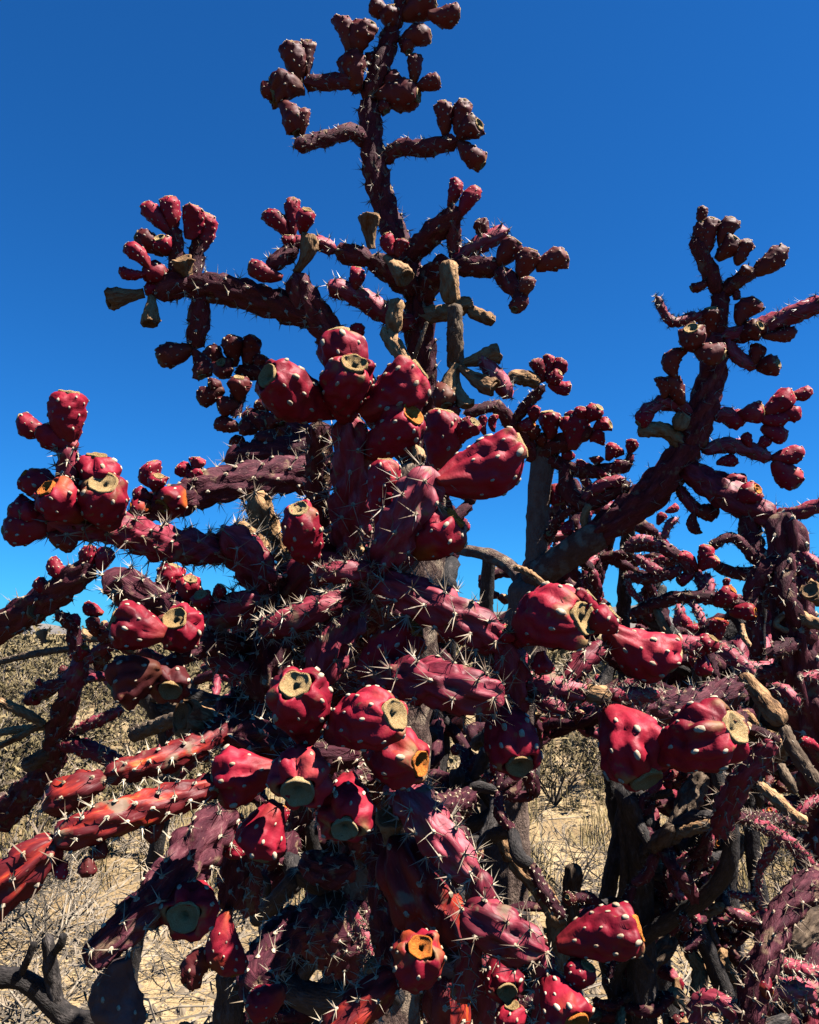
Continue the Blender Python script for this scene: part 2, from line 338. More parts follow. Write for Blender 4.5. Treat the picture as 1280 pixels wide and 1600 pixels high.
FR_T = np.array([0, .06, .15, .3, .5, .68, .82, .92, .98, 1.0])
FR_R = np.array([.36, .44, .53, .70, .88, .98, 1.0, .97, .90, .82])
FSTY = {'f': ('fruit', 'scar'), 'o': ('fruit_glow', 'scar_orange_glow'), 'k': ('fruit_old_shade', 'scar'), 'd': ('dead', 'dead'), 'x': ('fruit_black', 'grey'), 'q': ('fruit', 'scar_orange_glow')}
NFR = [0]
def fruit3d(p0, p1, width, style='f', hires=True):
    root = PLANT[0]; NFR[0] += 1
    p0, p1 = np.asarray(p0, float), np.asarray(p1, float)
    L = np.linalg.norm(p1 - p0); r = width / 2
    sm, scm = FSTY[style]
    px, py, dd = proj(p0); wpx = width * FPX / dd * 0.64
    nth = int(np.clip(wpx * (0.7 if style != 'd' else 1.1), 14, 44)); nt = int(np.clip(nth * 0.9 * L / width, 10, 40))
    seed = int(rng.integers(0, 40)); ph = rng.random() * 6.28
    t = np.linspace(0, 1, nt) ** 0.9
    th = np.linspace(0, 2 * math.pi, nth, endpoint=False)
    TH, Tt = np.meshgrid(th, t)
    belly = rng.uniform(0.85, 1.2); mouth = rng.uniform(0.78, 1.05)
    prof = np.interp(Tt ** belly, FR_T, FR_R) * np.where(Tt > 0.68, 1 - (1 - mouth) * (Tt - 0.68) / 0.32, 1)
    if style == 'd': prof = np.interp(Tt, [0, .2, .5, .75, .92, 1], [.40, .48, .74, .97, 1, .84])
    ar = L / width
    na = int(np.clip(rng.uniform(15, 21) * ar, 13, 34)); ai = np.arange(na)
    a_th = (ph + ai * 2.39996) % 6.28319; a_t = 0.16 + 0.82 * ((ai + 0.5) / na) ** 0.85
    disp = 0.06 * vnoise(TH / 6.2832, Tt * 2.5, 4, seed) + 0.04 * vnoise(TH / 6.2832, Tt * 6, 9, seed + 2) + 0.022 * vnoise(TH / 6.2832, Tt * 13, 19, seed + 5)
    amp = (rng.uniform(0.42, 0.70) if style != 'k' else rng.uniform(0.6, 0.95)) if style != 'd' else -0.35
    Z = np.zeros(TH.shape)
    for k in range(na):
        dth = np.abs(TH - a_th[k]); dth = np.minimum(dth, 6.28319 - dth) * 1.0 * np.maximum(prof, .4)
        da = (Tt - a_t[k]) * L / r
        q = (dth / 0.33) ** 2 + np.where(da > 0, (da / 0.42) ** 2, (da / 1.0) ** 2)
        np.maximum(Z, np.maximum(1 - 0.5 * q, 0), out=Z)
    disp += amp * (Z - 0.70)
    disp += 0.13 * (0.45 - np.abs(vnoise(TH / 6.2832 + 0.06 * Tt, Tt * 1.3, 7, seed + 11)))
    if style == 'd':
        disp += 0.30 * (0.4 - np.abs(vnoise(TH / 6.2832 + 0.05 * Tt, Tt * 0.8, 11, seed + 4))) + 0.10 * vnoise(TH / 6.2832, Tt * 4, 14, seed + 9)
    RR = r * prof * (1 + disp)
    bend = rng.normal(0, 0.07, 2) * L
    ax = np.stack([bend[0] * 4 * Tt * (1 - Tt), bend[1] * 4 * Tt * (1 - Tt), Tt * L + np.clip(Tt - 0.75, 0, 1) * (0.25 if style != 'd' else 1.3) * r * vnoise(TH / 6.2832, Tt * 0, 7, seed)], -1)
    dirs = np.stack([np.cos(TH), np.sin(TH), np.zeros_like(TH)], -1)
    V = ax + dirs * RR[..., None]
    # fold in over the rim
    rim = V[-1]; c1 = rim.mean(0)
    inner = c1 + (rim - c1) * 0.86 + np.array([0, 0, 0.012 * L]); inner2 = c1 + (rim - c1) * 0.78 - np.array([0, 0, 0.40 * r])
    Vf = np.vstack([V.reshape(-1, 3), inner, inner2, c1 - [0, 0, 0.95 * r], [[0, 0, 0]]])
    Q = grid_quads(nt + 2, nth); nv = (nt + 2) * nth; j = np.arange(nth); j1 = (j + 1) % nth
    tr = np.vstack([np.stack([(nt + 1) * nth + j, (nt + 1) * nth + j1, np.full(nth, nv)], 1), np.stack([j1, j, np.full(nth, nv + 1)], 1)])
    uv = np.vstack([np.stack([TH / 6.2832, Tt], -1).reshape(-1, 2), np.tile([0.5, 1.0], (2 * nth, 1)), [[.5, 1], [.5, 0]]])
    if style == 'd': uv = uv * [6.2832 * r, L]
    dr = Vector(p1 - p0).normalized()
    quat = Vector((0, 0, 1)).rotation_difference(dr)
    o = link('fruit', mesh('fruit', Vf, Q, tr, [M[sm]], uv), Vector(p0) - root.location, root, quat)
    TRI[0] += len(Q) * 2
    # flower scar: torn rim, bowl and pit
    ns = nth; base_r = np.linalg.norm(rim - c1, axis=1); base_r = 0.15 * base_r + 0.85 * base_r.mean() * 0.95
    a = np.linspace(0, 2 * math.pi, ns, endpoint=False); wob = 1 + 0.05 * vnoise(a / 6.2832, 0, 9, seed + 6) + 0.06 * vnoise(a / 6.2832, 3, 16, seed)
    sz = rng.uniform(0.80, 0.94); pit = rng.uniform(0.12, 0.3)
    rings = []
    for f, z in ((0.99, -0.10), (1.0, 0.06), (0.93, 0.13), (0.84, 0.07), (0.70, 0.0), (0.48, -0.05), (0.30, -0.07), (0.17, -0.12 - pit * .5), (0.08, -0.16 - pit * .5)):
        k = base_r * sz * f * (wob if f > 0.6 else 1 + 0.05 * vnoise(a / 6.2832, f * 9, 8, seed))
        zz = z * r + 0.05 * r * vnoise(a / 6.2832, f * 5, 12, seed + 8)
        rings.append(np.stack([c1[0] + np.cos(a) * k, c1[1] + np.sin(a) * k, c1[2] + zz], 1))
    SV = np.vstack(rings + [[c1 - [0, 0, (0.18 + pit * .5) * r]]]); nrg = len(rings)
    str_ = np.stack([(nrg - 1) * ns + j, (nrg - 1) * ns + j1, np.full(ns, nrg * ns)], 1)
    suv = np.vstack([np.stack([a / 6.2832, np.full(ns, i / nrg)], 1) for i in range(nrg)] + [[[0.5, 1]]])
    link('scar', mesh('scar', SV, grid_quads(nrg, ns), str_, [M[scm]], suv), (0, 0, 0), o)
    TRI[0] += nrg * ns * 2
    if style == 'd': return o
    # areoles: felted oval pads standing proud of the skin
    VV, TT = [], []; off = 0; nn = 9 if wpx > 40 else (7 if wpx > 24 else 5)
    for k in range(na):
        if rng.random() < 0.1: continue
        i = min(int(np.searchsorted(t, a_t[k])), nt - 1); jn = int(round(a_th[k] / 6.28319 * nth)) % nth
        p = V[i, jn]; up = V[min(i + 1, nt - 1), jn] - V[max(i - 1, 0), jn]; up = up / (np.linalg.norm(up) + 1e-9)
        tg = V[i, (jn + 1) % nth] - V[i, jn - 1]; tg = tg / (np.linalg.norm(tg) + 1e-9)
        nv_ = nrm(np.cross(tg, up)); sz_ = r * rng.uniform(0.05, 0.10) * (0.75 + 0.5 * a_t[k])
        an = np.arange(nn) * 2 * math.pi / nn
        ring = np.cos(an)[:, None] * up * 1.6 + np.sin(an)[:, None] * tg
        ring = ring * rng.uniform(0.88, 1.12, (nn, 1)) * rng.uniform(0.75, 1.12); hgt = rng.uniform(0.15, 0.42)
        VV.append(np.vstack([p + ring * sz_ - nv_ * sz_ * 0.3, p + ring * sz_ * 0.78 + nv_ * sz_ * hgt, [p + nv_ * sz_ * (0.1 if rng.random() < .6 else hgt * 1.3)]]))
        q = np.arange(nn); q1 = (q + 1) % nn
        TT.append(np.vstack([np.stack([q, q1, q1 + nn], 1), np.stack([q, q1 + nn, q + nn], 1), np.stack([q + nn, q1 + nn, np.full(nn, 2 * nn)], 1)]) + off); off += 2 * nn + 1
    ao = link('areoles', mesh('areoles', np.vstack(VV), None, np.vstack(TT), [M['felt']]), (0, 0, 0), o); ao['kind'] = 'stuff'
    TRI[0] += sum(len(q) for q in TT)
    return o

class Sec:
    """reads positions measured on an enlarged view of the photograph: origin and pixels per view pixel"""
    def __init__(s, ox, oy, k): s.ox, s.oy, s.k = ox, oy, k
    def S(s, style, pts, tol=0.10, **kw):
        P = [(s.ox + x * s.k, s.oy + y * s.k, wd * s.k, d) for (x, y, wd, d) in pts]
        dd = snap(P[0][0], P[0][1], P[0][3], tol) - P[0][3]
        W3 = [U(x, y, d + dd) for (x, y, wd, d) in P]
        sl = 0.92 if P[0][3] > 0.85 else 1.0      # a tubercle crest stands out beyond the mean radius
        R = [sl * wd / 2 / FPX * (d + dd) for (x, y, wd, d) in P]
        return stem3d(W3, R, style, **kw)
    def F(s, xb, yb, xt, yt, wd, d, tilt=0, style='f', tol=0.12):
        if tilt >= 20 and tilt < 50 and d < 0.7: tilt += 10
        x0, y0, x1, y1 = s.ox + xb * s.k, s.oy + yb * s.k, s.ox + xt * s.k, s.oy + yt * s.k
        wd *= s.k * (0.93 if d > 0.85 else 1.0) * (0.88 if style == 'd' else 1.0)
        d = snap(x0, y0, d, tol, wd * 0.25)
        d0 = d
        pl = max(math.hypot(x1 - x0, y1 - y0), 4) / FPX * d
        w3 = wd / FPX * d
        dep = pl * math.tan(math.radians(min(abs(tilt), 75))) * (1 if tilt >= 0 else -1)
        L = math.hypot(pl, dep)
        if L < 0.75 * w3: dep *= 0.75 * w3 / L if L > 1e-6 else 1
        p0 = U(x0, y0, d0); p1 = U(x1, y1, d0 - dep)
        fo = fruit3d(p0, p1, w3, style)
        for f in (0.3, 0.6, 0.9): STEMS[PLANT[0].name].append((x0 + (x1 - x0) * f, y0 + (y1 - y0) * f, d0 - dep * f, wd * 0.4))
        return fo

A = Sec(350, 0, .46875); Bc = Sec(0, 280, .4375); Cc = Sec(380, 480, .375); D = Sec(780, 300, .4); E = Sec(0, 840, .34375)
Fc = Sec(380, 860, .375); G = Sec(800, 860, .375); H = Sec(0, 1160, .34375); I = Sec(380, 1200, .375); J = Sec(840, 1200, .34375); K = Sec(640, 540, .28125)
Lc = Sec(960, 680, .25); Mc = Sec(960, 1040, .25); X = Sec(0, 0, 1)

# ================================================================ the big cholla with the tall spire
p = U(560, 1500, 0.92)
main = plant('cholla_cactus', 'big cholla with a tall spire and large crimson fruits, standing before the others', 'cactus', (p[0], p[1] + 0.06, 0.0), 'cholla cacti')
stem3d([(p[0], p[1] + 0.06, -0.03), (p[0] - 0.02, p[1] + 0.05, 0.35), tuple(U(590, 1420, 0.97)), tuple(U(610, 1150, 0.97)), tuple(U(640, 900, 0.98)), tuple(U(655, 720, 1.0))], [0.075, 0.06, 0.052, 0.045, 0.038, 0.034], 'b', name='trunk', coarse=1.2)
S, F = A.S, A.F
S('m', [(640, 1560, 120, 1.0), (660, 1300, 115, 1.0), (648, 980, 105, 1.0)])
S('m', [(655, 1020, 95, 1.0), (600, 850, 92, 1.0), (540, 700, 92, 1.02), (500, 540, 90, 1.03), (484, 330, 78, 1.05)])
S('m', [(478, 340, 70, 1.05), (515, 240, 78, 1.05), (545, 150, 74, 1.06), (568, 80, 66, 1.06)])
S('m', [(562, 100, 55, 1.06), (590, 20, 55, 1.06), (600, -60, 50, 1.06)])
S('m', [(460, 300, 45, 1.05), (420, 275, 56, 1.04), (340, 275, 60, 1.03), (262, 275, 56, 1.02)])
S('m', [(470, 490, 45, 1.04), (430, 440, 58, 1.02), (330, 465, 60, 1.0), (232, 490, 56, .98)])
S('m', [(530, 540, 45, 1.03), (580, 495, 62, 1.02), (680, 492, 64, 1.0), (785, 470, 56, .98)])
for a in [(250, 280, 215, 145, 78, 1.0, 5), (280, 255, 278, 142, 56, 1.02, -5), (265, 300, 160, 318, 100, .99, 20), (215, 300, 126, 300, 56, 1.0, 0), (190, 340, 245, 440, 82, .98, 15), (262, 450, 270, 365, 42, .99, 0),
          (440, 300, 425, 175, 92, 1.03, 5), (412, 190, 378, 58, 62, 1.03, 0), (435, 190, 490, 78, 84, 1.03, 10), (500, 240, 484, 182, 42, 1.05, -10), (505, 320, 645, 318, 98, 1.03, 15), (545, 310, 572, 245, 58, 1.05, -10), (525, 340, 540, 372, 42, 1.02, 30),
          (632, 285, 634, 185, 52, 1.0, 0), (640, 292, 718, 268, 54, 1.0, 10), (585, 150, 684, 112, 72, 1.05, 0), (590, 130, 615, 172, 52, 1.04, 20), (680, 45, 783, 46, 72, 1.03, 0), (595, 60, 700, 0, 92, 1.04, 10), (560, 100, 553, 22, 72, 1.02, 20), (560, 40, 490, 12, 58, 1.04, 0), (615, 20, 622, -60, 60, 1.05, 0), (650, 10, 700, -50, 60, 1.05),
          (737, 455, 728, 342, 64, 1.0, 5), (780, 450, 802, 338, 66, .99, 0), (780, 465, 850, 415, 78, .97, 35), (780, 475, 862, 550, 66, .98, 5)]: F(*a, style='k')
# limbs round the middle of the spire
S('m', [(600, 870, 70, 1.0), (660, 815, 84, .98), (720, 755, 86, .96), (795, 695, 62, .95)])
F(785, 720, 845, 628, 58, .95, 5); S('m', [(770, 870, 40, .97), (765, 780, 62, .96), (756, 680, 50, .95)]); F(752, 690, 772, 598, 50, .95)
S('m', [(650, 1010, 80, 1.0), (700, 920, 96, .98), (760, 870, 92, .96)]); S('m', [(760, 885, 70, .96), (840, 890, 78, .94), (920, 890, 66, .93)])
S('r', [(770, 880, 60, .96), (850, 815, 70, .95), (950, 765, 60, .95)])
for a in [(915, 885, 975, 805, 76, .92, 15), (985, 935, 1030, 835, 74, .92, 20), (1040, 895, 1142, 858, 72, .93), (885, 800, 848, 735, 50, .95), (1000, 990, 1022, 925, 52, .9, 20)]: F(*a, style='k')
S('m', [(915, 900, 60, .93), (950, 940, 74, .92), (1000, 990, 66, .91)]); F(975, 965, 968, 1030, 58, .91, 45, 'k')
S('d', [(755, 1010, 62, .93), (752, 940, 66, .92), (750, 865, 64, .92)]); S('d', [(640, 1050, 58, .95), (740, 1042, 64, .92), (830, 1005, 58, .9)]); S('d', [(815, 1035, 45, .9), (905, 1072, 48, .89)]); S('g', [(770, 1230, 60, .92), (772, 1120, 58, .91), (768, 1010, 54, .91)])
F(492, 830, 485, 712, 80, .96, 15, 'd'); F(540, 860, 605, 925, 78, .93, 35, 'd'); F(565, 850, 543, 782, 52, .95); F(575, 855, 603, 803, 48, .95)
S('m', [(640, 970, 84, 1.0), (580, 925, 88, .97), (480, 855, 78, .95)]); S('m', [(490, 865, 70, .95), (430, 850, 78, .95), (365, 835, 66, .95)]); S('r', [(375, 835, 50, .95), (330, 815, 58, .95), (285, 795, 46, .95)])
F(240, 905, 285, 785, 82, .94, 10, 'd'); S('r', [(285, 800, 42, .95), (240, 810, 54, .95), (205, 830, 48, .95)])
for a in [(218, 800, 138, 712, 64, .95), (230, 790, 230, 664, 58, .95), (262, 780, 276, 700, 66, .94, 30), (215, 845, 212, 785, 52, .94, 20)]: F(*a)
S('m', [(240, 820, 60, .95), (190, 865, 70, .94), (140, 890, 60, .93)]); F(195, 925, 86, 885, 66, .92, 5)
S('r', [(640, 1090, 66, .98), (540, 1045, 78, .94), (440, 985, 80, .92), (345, 950, 66, .9)]); F(430, 970, 446, 895, 56, .92)
# the long limb reaching to the upper left
X.S('m', [(650, 720, 50, 1.0), (570, 610, 54, .98), (520, 530, 52, .96)]); S('m', [(380, 1150, 100, .95), (320, 1070, 112, .95), (265, 990, 108, .94), (235, 905, 84, .93)])
S, F = Bc.S, Bc.F
S('m', [(1120, 500, 90, .95), (1000, 455, 118, .95), (850, 405, 116, .95), (720, 385, 112, .95), (640, 385, 92, .95)]); S('m', [(690, 375, 90, .95), (610, 385, 100, .94), (555, 425, 74, .94)])
S('m', [(715, 400, 70, .95), (712, 490, 84, .95), (695, 610, 66, .95)]); F(690, 605, 566, 640, 84, .94, 5, 'k'); F(690, 610, 720, 705, 72, .93, 20, 'k')
S('m', [(625, 380, 60, .95), (632, 280, 70, .95), (625, 165, 52, .95)]); S('m', [(700, 370, 60, .96), (700, 290, 62, .97), (715, 200, 56, .97)])
for a in [(610, 195, 518, 92, 68, .95, 0), (620, 185, 602, 70, 70, .95, 0), (675, 215, 688, 96, 84, .94, 10), (712, 260, 735, 128, 76, .97, 0), (590, 265, 492, 198, 82, .95, 10, 'k'), (600, 270, 570, 210, 70, .93, 35), (540, 320, 452, 240, 62, .93, 5), (530, 335, 428, 330, 44, .93), (610, 350, 515, 322, 86, .92, 15),
          (690, 380, 655, 285, 88, .93, 30, 'd'), (515, 405, 384, 425, 90, .92, 15, 'd'), (545, 420, 533, 515, 76, .92, 25, 'd'), (580, 390, 520, 395, 56, .91, 10)]: F(*a)
# dark cluster left of the front fruits
S('m', [(1200, 800, 70, .95), (1050, 720, 66, 1.02), (960, 695, 70, 1.03), (840, 690, 56, 1.04)]); S('m', [(870, 700, 54, 1.04), (850, 780, 60, 1.02), (835, 850, 50, 1.0)])
for a in [(835, 670, 824, 562, 74, 1.04), (880, 680, 898, 560, 68, 1.05), (800, 680, 745, 605, 68, 1.04), (815, 705, 788, 655, 78, 1.0, 45), (920, 690, 940, 632, 54, 1.04), (850, 790, 852, 710, 86, 1.0, 20), (800, 750, 712, 790, 72, 1.0), (850, 800, 780, 812, 72, .98, 10), (790, 730, 750, 740, 60, 1.02, 20),
          (860, 890, 770, 872, 58, 1.0), (880, 960, 825, 930, 44, 1.0), (960, 830, 915, 800, 48, 1.0), (920, 900, 860, 870, 60, .98, 20), (890, 940, 870, 970, 44, .97), (970, 900, 960, 985, 96, .96, 30), (1040, 900, 1040, 985, 96, .97, 30), (1000, 860, 950, 870, 60, .98, 15), (980, 820, 1010, 870, 60, .98, 15), (1030, 990, 1005, 1035, 44, .97)]: F(*a, style='k')
S('m', [(1180, 1000, 90, .95), (1060, 900, 96, .98), (960, 870, 90, 1.0), (860, 840, 66, 1.0)]); S('m', [(1060, 830, 70, 1.0), (1080, 960, 84, .98), (1060, 1060, 80, .96)])
# limb that ends in an orange trumpet
S('m', [(1180, 1050, 140, .92), (1000, 1060, 145, .88), (800, 1090, 140, .83), (640, 1130, 115, .8)]); S('m', [(1150, 960, 110, .95), (950, 985, 120, .93), (800, 1005, 100, .92)]); S('m', [(700, 1130, 120, .81), (580, 1165, 110, .79), (460, 1190, 80, .78)])
F(650, 1110, 580, 1168, 112, .77, 35, 'o'); F(540, 1170, 470, 1172, 80, .77, 20, 'o')
for a in [(575, 1110, 545, 1012, 78, .79), (560, 1120, 568, 1060, 62, .78, 30), (540, 1140, 480, 1120, 60, .78), (680, 1060, 635, 1030, 58, .82), (700, 1040, 700, 995, 52, .83), (660, 1080, 720, 1040, 50, .82)]: F(*a)
# the lit limb on the left with its heads of fruit
X.S('m', [(560, 1080, 90, .84), (470, 980, 80, .76), (410, 900, 66, .68)])
S('r', [(945, 1440, 120, .68), (880, 1350, 150, .655), (795, 1250, 112, .63)]); S('r', [(800, 1330, 90, .65), (700, 1315, 122, .62), (560, 1295, 132, .585), (420, 1245, 122, .55), (290, 1235, 110, .52), (170, 1225, 90, .50)], spine_mul=1.3)
S('r', [(262, 1200, 70, .515), (245, 1080, 84, .51), (240, 940, 66, .505)])
for a in [(245, 940, 250, 764, 122, .515, 5), (170, 905, 70, 855, 78, .515, 10), (275, 960, 140, 900, 92, .515, 5), (345, 1130, 345, 990, 136, .515, 10), (400, 1240, 372, 1085, 150, .515, 35), (290, 1215, 165, 1105, 135, .515, 25, 'o'), (215, 1160, 85, 1062, 104, .515, 10, 'o'), (190, 1240, 25, 1262, 112, .515, 0), (205, 1220, 45, 1180, 102, .515, 5), (270, 1240, 195, 1300, 88, .515, 10, 'k'), (150, 1190, 70, 1200, 80, .515, 20)]: F(*a)
# ---------------- front head: stems and big fruits
S, F = Cc.S, Cc.F
X.S('m', [(600, 1080, 100, .92), (560, 1000, 90, .78), (545, 890, 70, .66)])
S('m', [(310, 1000, 110, .74), (312, 780, 112, .70), (318, 470, 96, .68)], spine_mul=1.6); S('r', [(440, 1040, 130, .64), (450, 860, 182, .61), (465, 640, 180, .585), (440, 450, 140, .575)], spine_mul=1.2)
S('r', [(545, 1115, 110, .60), (600, 1050, 180, .585), (680, 900, 212, .575), (745, 760, 190, .57), (785, 665, 120, .57)], spine_mul=1.3)
for a in [(395, 440, 105, 285, 195, .56, 30), (425, 360, 395, 105, 200, .60, 5), (435, 470, 462, 235, 192, .545, 35), (490, 450, 735, 265, 195, .565, 5), (520, 610, 705, 450, 185, .57, 25, 'q'), (805, 730, 1150, 585, 235, .565, -5), (580, 960, 590, 640, 130, .68, 5), (790, 680, 835, 440, 165, .76, 0), (880, 570, 965, 480, 80, .76, 35), (850, 560, 890, 470, 90, .78), (715, 1030, 885, 880, 195, .58, 14, 'o'), (285, 1060, 228, 845, 146, .59, 30)]: F(*a)
S('m', [(760, 1000, 120, .9), (780, 820, 110, .84), (800, 640, 90, .78)])
F(690, 570, 735, 640, 70, .56, 20, 'd'); F(520, 1010, 480, 1010, 60, .585, 30, 'd')
S('r', [(410, 1130, 120, .62), (330, 1060, 150, .60), (240, 1130, 170, .6), (150, 1240, 150, .63)]); S('r', [(560, 1100, 70, .585), (450, 1100, 96, .565), (300, 1115, 86, .56)], spine_mul=2.2)
S('h', [(200, 1050, 80, .76), (110, 960, 120, .72), (50, 770, 110, .69)], spine_mul=1.3); S('h', [(100, 1040, 70, .73), (40, 960, 80, .72), (-30, 900, 60, .71)])
S('d', [(625, 110, 70, .93), (630, 40, 76, .92), (645, -40, 66, .92)]); S('d', [(590, 90, 70, .93), (640, 170, 74, .92), (690, 240, 50, .91)]); S('g', [(700, 250, 20, .91), (735, 150, 20, .9), (768, 60, 14, .9)]); S('g', [(880, 250, 60, .92), (880, 150, 72, .91), (885, 0, 62, .91)])
for a in [(880, 245, 1070, 190, 90, .89, 10), (890, 240, 850, 370, 108, .9, 10), (895, 245, 935, 410, 82, .89, 15), (905, 250, 1040, 340, 92, .9, 15)]: F(*a, style='d')
F(820, 320, 845, 410, 96, .92, 30, 'k'); F(870, 400, 880, 450, 60, .93, 30, 'k'); S('r', [(990, 200, 60, .95), (1060, 300, 88, .95), (1120, 380, 62, .95)])
F(470, 170, 480, 70, 64, .93, 5); S('m', [(740, 420, 90, .97), (760, 560, 100, .97), (740, 700, 110, .97)])
# ---------------- middle: spiny arms and lit fruits
S, F = Fc.S, Fc.F
X.S('m', [(610, 1050, 90, .93), (590, 960, 84, .75), (580, 900, 60, .6)])
S('r', [(530, 115, 90, .59), (620, 150, 142, .575), (780, 225, 180, .565), (950, 310, 178, .565), (1100, 400, 120, .57)], spine_mul=1.7); S('r', [(1060, 360, 100, .57), (1105, 470, 160, .575), (1130, 620, 150, .58), (1140, 700, 90, .58)], spine_mul=1.3)
S('r', [(500, 560, 90, .60), (620, 535, 160, .56), (760, 545, 196, .53), (920, 585, 200, .52), (1090, 610, 120, .525)], spine_mul=1.7)
S('r', [(510, 160, 120, .64), (420, 290, 180, .625), (350, 440, 180, .615), (330, 580, 120, .61)], spine_mul=1.4); S('m', [(150, 230, 130, .68), (110, 400, 190, .66), (90, 640, 170, .64)], spine_mul=1.3)
S('r', [(470, 190, 80, .61), (330, 240, 116, .59), (180, 300, 120, .585), (60, 330, 80, .585)], spine_mul=2.4)
X.S('m', [(580, 1300, 110, .93), (520, 1230, 90, .70), (480, 1180, 70, .50)])
for a in [(475, 535, 715, 330, 175, .59, 14, 'o'), (1075, 655, 1155, 895, 205, .565, 38)]: F(*a)
for a in [(265, 800, 215, 560, 235, .485, 38), (365, 775, 630, 680, 225, .49, 25), (525, 850, 735, 885, 225, .50, 28, 'o'), (255, 840, 225, 1000, 235, .49, 52), (445, 950, 420, 1160, 208, .495, 42), (140, 1060, 65, 1270, 200, .50, 10), (140, 910, -110, 960, 220, .495, 5)]: F(*a, tol=.02)
F(610, 1250, 610, 1110, 130, .56, 30, 'd'); F(1085, 380, 1100, 330, 90, .55, 20); S('m', [(480, 840, 100, .53), (380, 860, 120, .51), (220, 850, 100, .50)])
S, F = G.S, G.F
S('r', [(40, 540, 80, .585), (160, 565, 118, .58), (320, 600, 84, .58)], spine_mul=2.2); S('h', [(300, 590, 70, .58), (360, 600, 84, .575), (420, 600, 60, .575)]); S('r', [(220, 550, 60, .59), (290, 470, 104, .6), (390, 390, 76, .61)], spine_mul=1.5); S('r', [(90, 580, 60, .58), (150, 640, 90, .57), (230, 670, 70, .565)], spine_mul=2)
S('r', [(410, 600, 60, .58), (480, 610, 80, .6), (610, 600, 60, .62)]); S('m', [(420, 640, 110, .62), (560, 650, 130, .68), (760, 640, 140, .74), (950, 570, 110, .78)], spine_mul=1.5)
for a in [(15, 370, 300, 285, 245, .575, 28), (395, 330, 665, 455, 205, .59, -5), (120, 420, 140, 510, 96, .63, 10), (330, 330, 420, 260, 130, .62, 10), (250, 260, 330, 190, 110, .66, 5), (405, 660, 560, 955, 255, .52, 22), (610, 860, 925, 740, 235, .53, 24), (700, 400, 800, 400, 80, .75), (800, 420, 840, 370, 90, .76, 20), (790, 440, 810, 520, 70, .75, 20, 'o')]: F(*a)
S('r', [(640, 390, 50, .72), (720, 395, 86, .74), (800, 390, 60, .75)])
# ---------------- lower left: long stems running out of frame
S, F = H.S, H.F
X.S('m', [(570, 1250, 100, .93), (450, 1180, 84, .7), (360, 1150, 60, .57)])
S('o', [(1050, -60, 100, .58), (820, 50, 128, .54), (640, 110, 122, .525), (470, 150, 96, .515)]); S('o', [(480, 165, 80, .515), (380, 200, 150, .505), (270, 260, 160, .5), (190, 310, 110, .495)])
S('o', [(1000, 190, 110, .56), (760, 270, 150, .54), (500, 350, 160, .52), (240, 450, 140, .51)]); S('o', [(260, 450, 140, .51), (120, 570, 210, .505), (-60, 720, 220, .5), (-200, 860, 200, .5)])
S('m', [(1040, 300, 150, .56), (900, 480, 240, .53), (720, 700, 200, .5), (560, 850, 160, .48), (390, 1020, 130, .465)], spine_mul=1.4)
F(910, 670, 835, 790, 225, .52, 62); F(1035, 760, 1070, 1040, 150, .55, 5, 'o'); S('m', [(1090, 420, 110, .58), (1060, 600, 130, .57), (1040, 780, 100, .56)]); S('m', [(1050, 330, 90, .57), (1130, 560, 120, .6), (1130, 780, 100, .62)]); F(1080, 360, 1070, 520, 100, .55, 5, 'o')
F(975, 930, 850, 1100, 110, .62, 15, 'k'); F(550, 985, 568, 1290, 215, .45, 8, 'x'); F(740, 360, 660, 420, 90, .56, 10, 'k'); F(400, 520, 390, 605, 78, .52, 5, 'k'); F(300, 540, 270, 610, 76, .52, 10); F(470, 450, 440, 520, 70, .53, 5, 'k'); F(1290, 1130, 1135, 1215, 135, .58, 5)
X.S('m', [(560, 1500, 90, .93), (470, 1450, 70, .75), (400, 1530, 60, .62), (440, 1560, 44, .58)])
# charred limbs low in the middle
S, F = I.S, I.F
X.S('c', [(570, 1480, 90, .95), (520, 1430, 70, .95), (480, 1440, 56, .94)]); S('c', [(420, 480, 90, .96), (300, 570, 110, .95), (190, 720, 110, .94), (110, 880, 100, .93), (60, 1080, 90, .93)]); S('c', [(330, 560, 60, .95), (400, 640, 64, .93), (330, 760, 60, .92), (240, 880, 66, .92)]); S('c', [(90, 560, 34, 1.0), (100, 480, 34, 1.0), (60, 440, 24, 1.0)]); S('c', [(120, 660, 30, 1.0), (95, 540, 36, 1.0)])
S('c', [(420, 470, 120, .95), (470, 600, 130, .93), (480, 800, 120, .92), (470, 1050, 110, .92)]); S('c', [(130, 880, 110, .93), (300, 960, 130, .9), (470, 950, 110, .9)]); S('c', [(-60, 820, 100, .95), (-60, 1000, 130, .94), (-80, 1200, 120, .94)]); S('m', [(250, 380, 120, .9), (350, 430, 150, .88), (470, 420, 120, .86)]); S('c', [(430, 440, 90, .95), (330, 470, 120, .93), (220, 440, 90, .9)]); S('c', [(220, 450, 70, .9), (130, 560, 80, .9), (40, 640, 60, .92)])
S('m', [(440, 500, 80, .9), (540, 640, 90, .85), (560, 800, 80, .8)], spine_mul=2); S('c', [(560, 500, 60, .95), (620, 700, 90, .93), (640, 1000, 90, .9)]); S('c', [(900, 500, 100, .95), (1000, 760, 130, .93), (1040, 1100, 120, .92)])
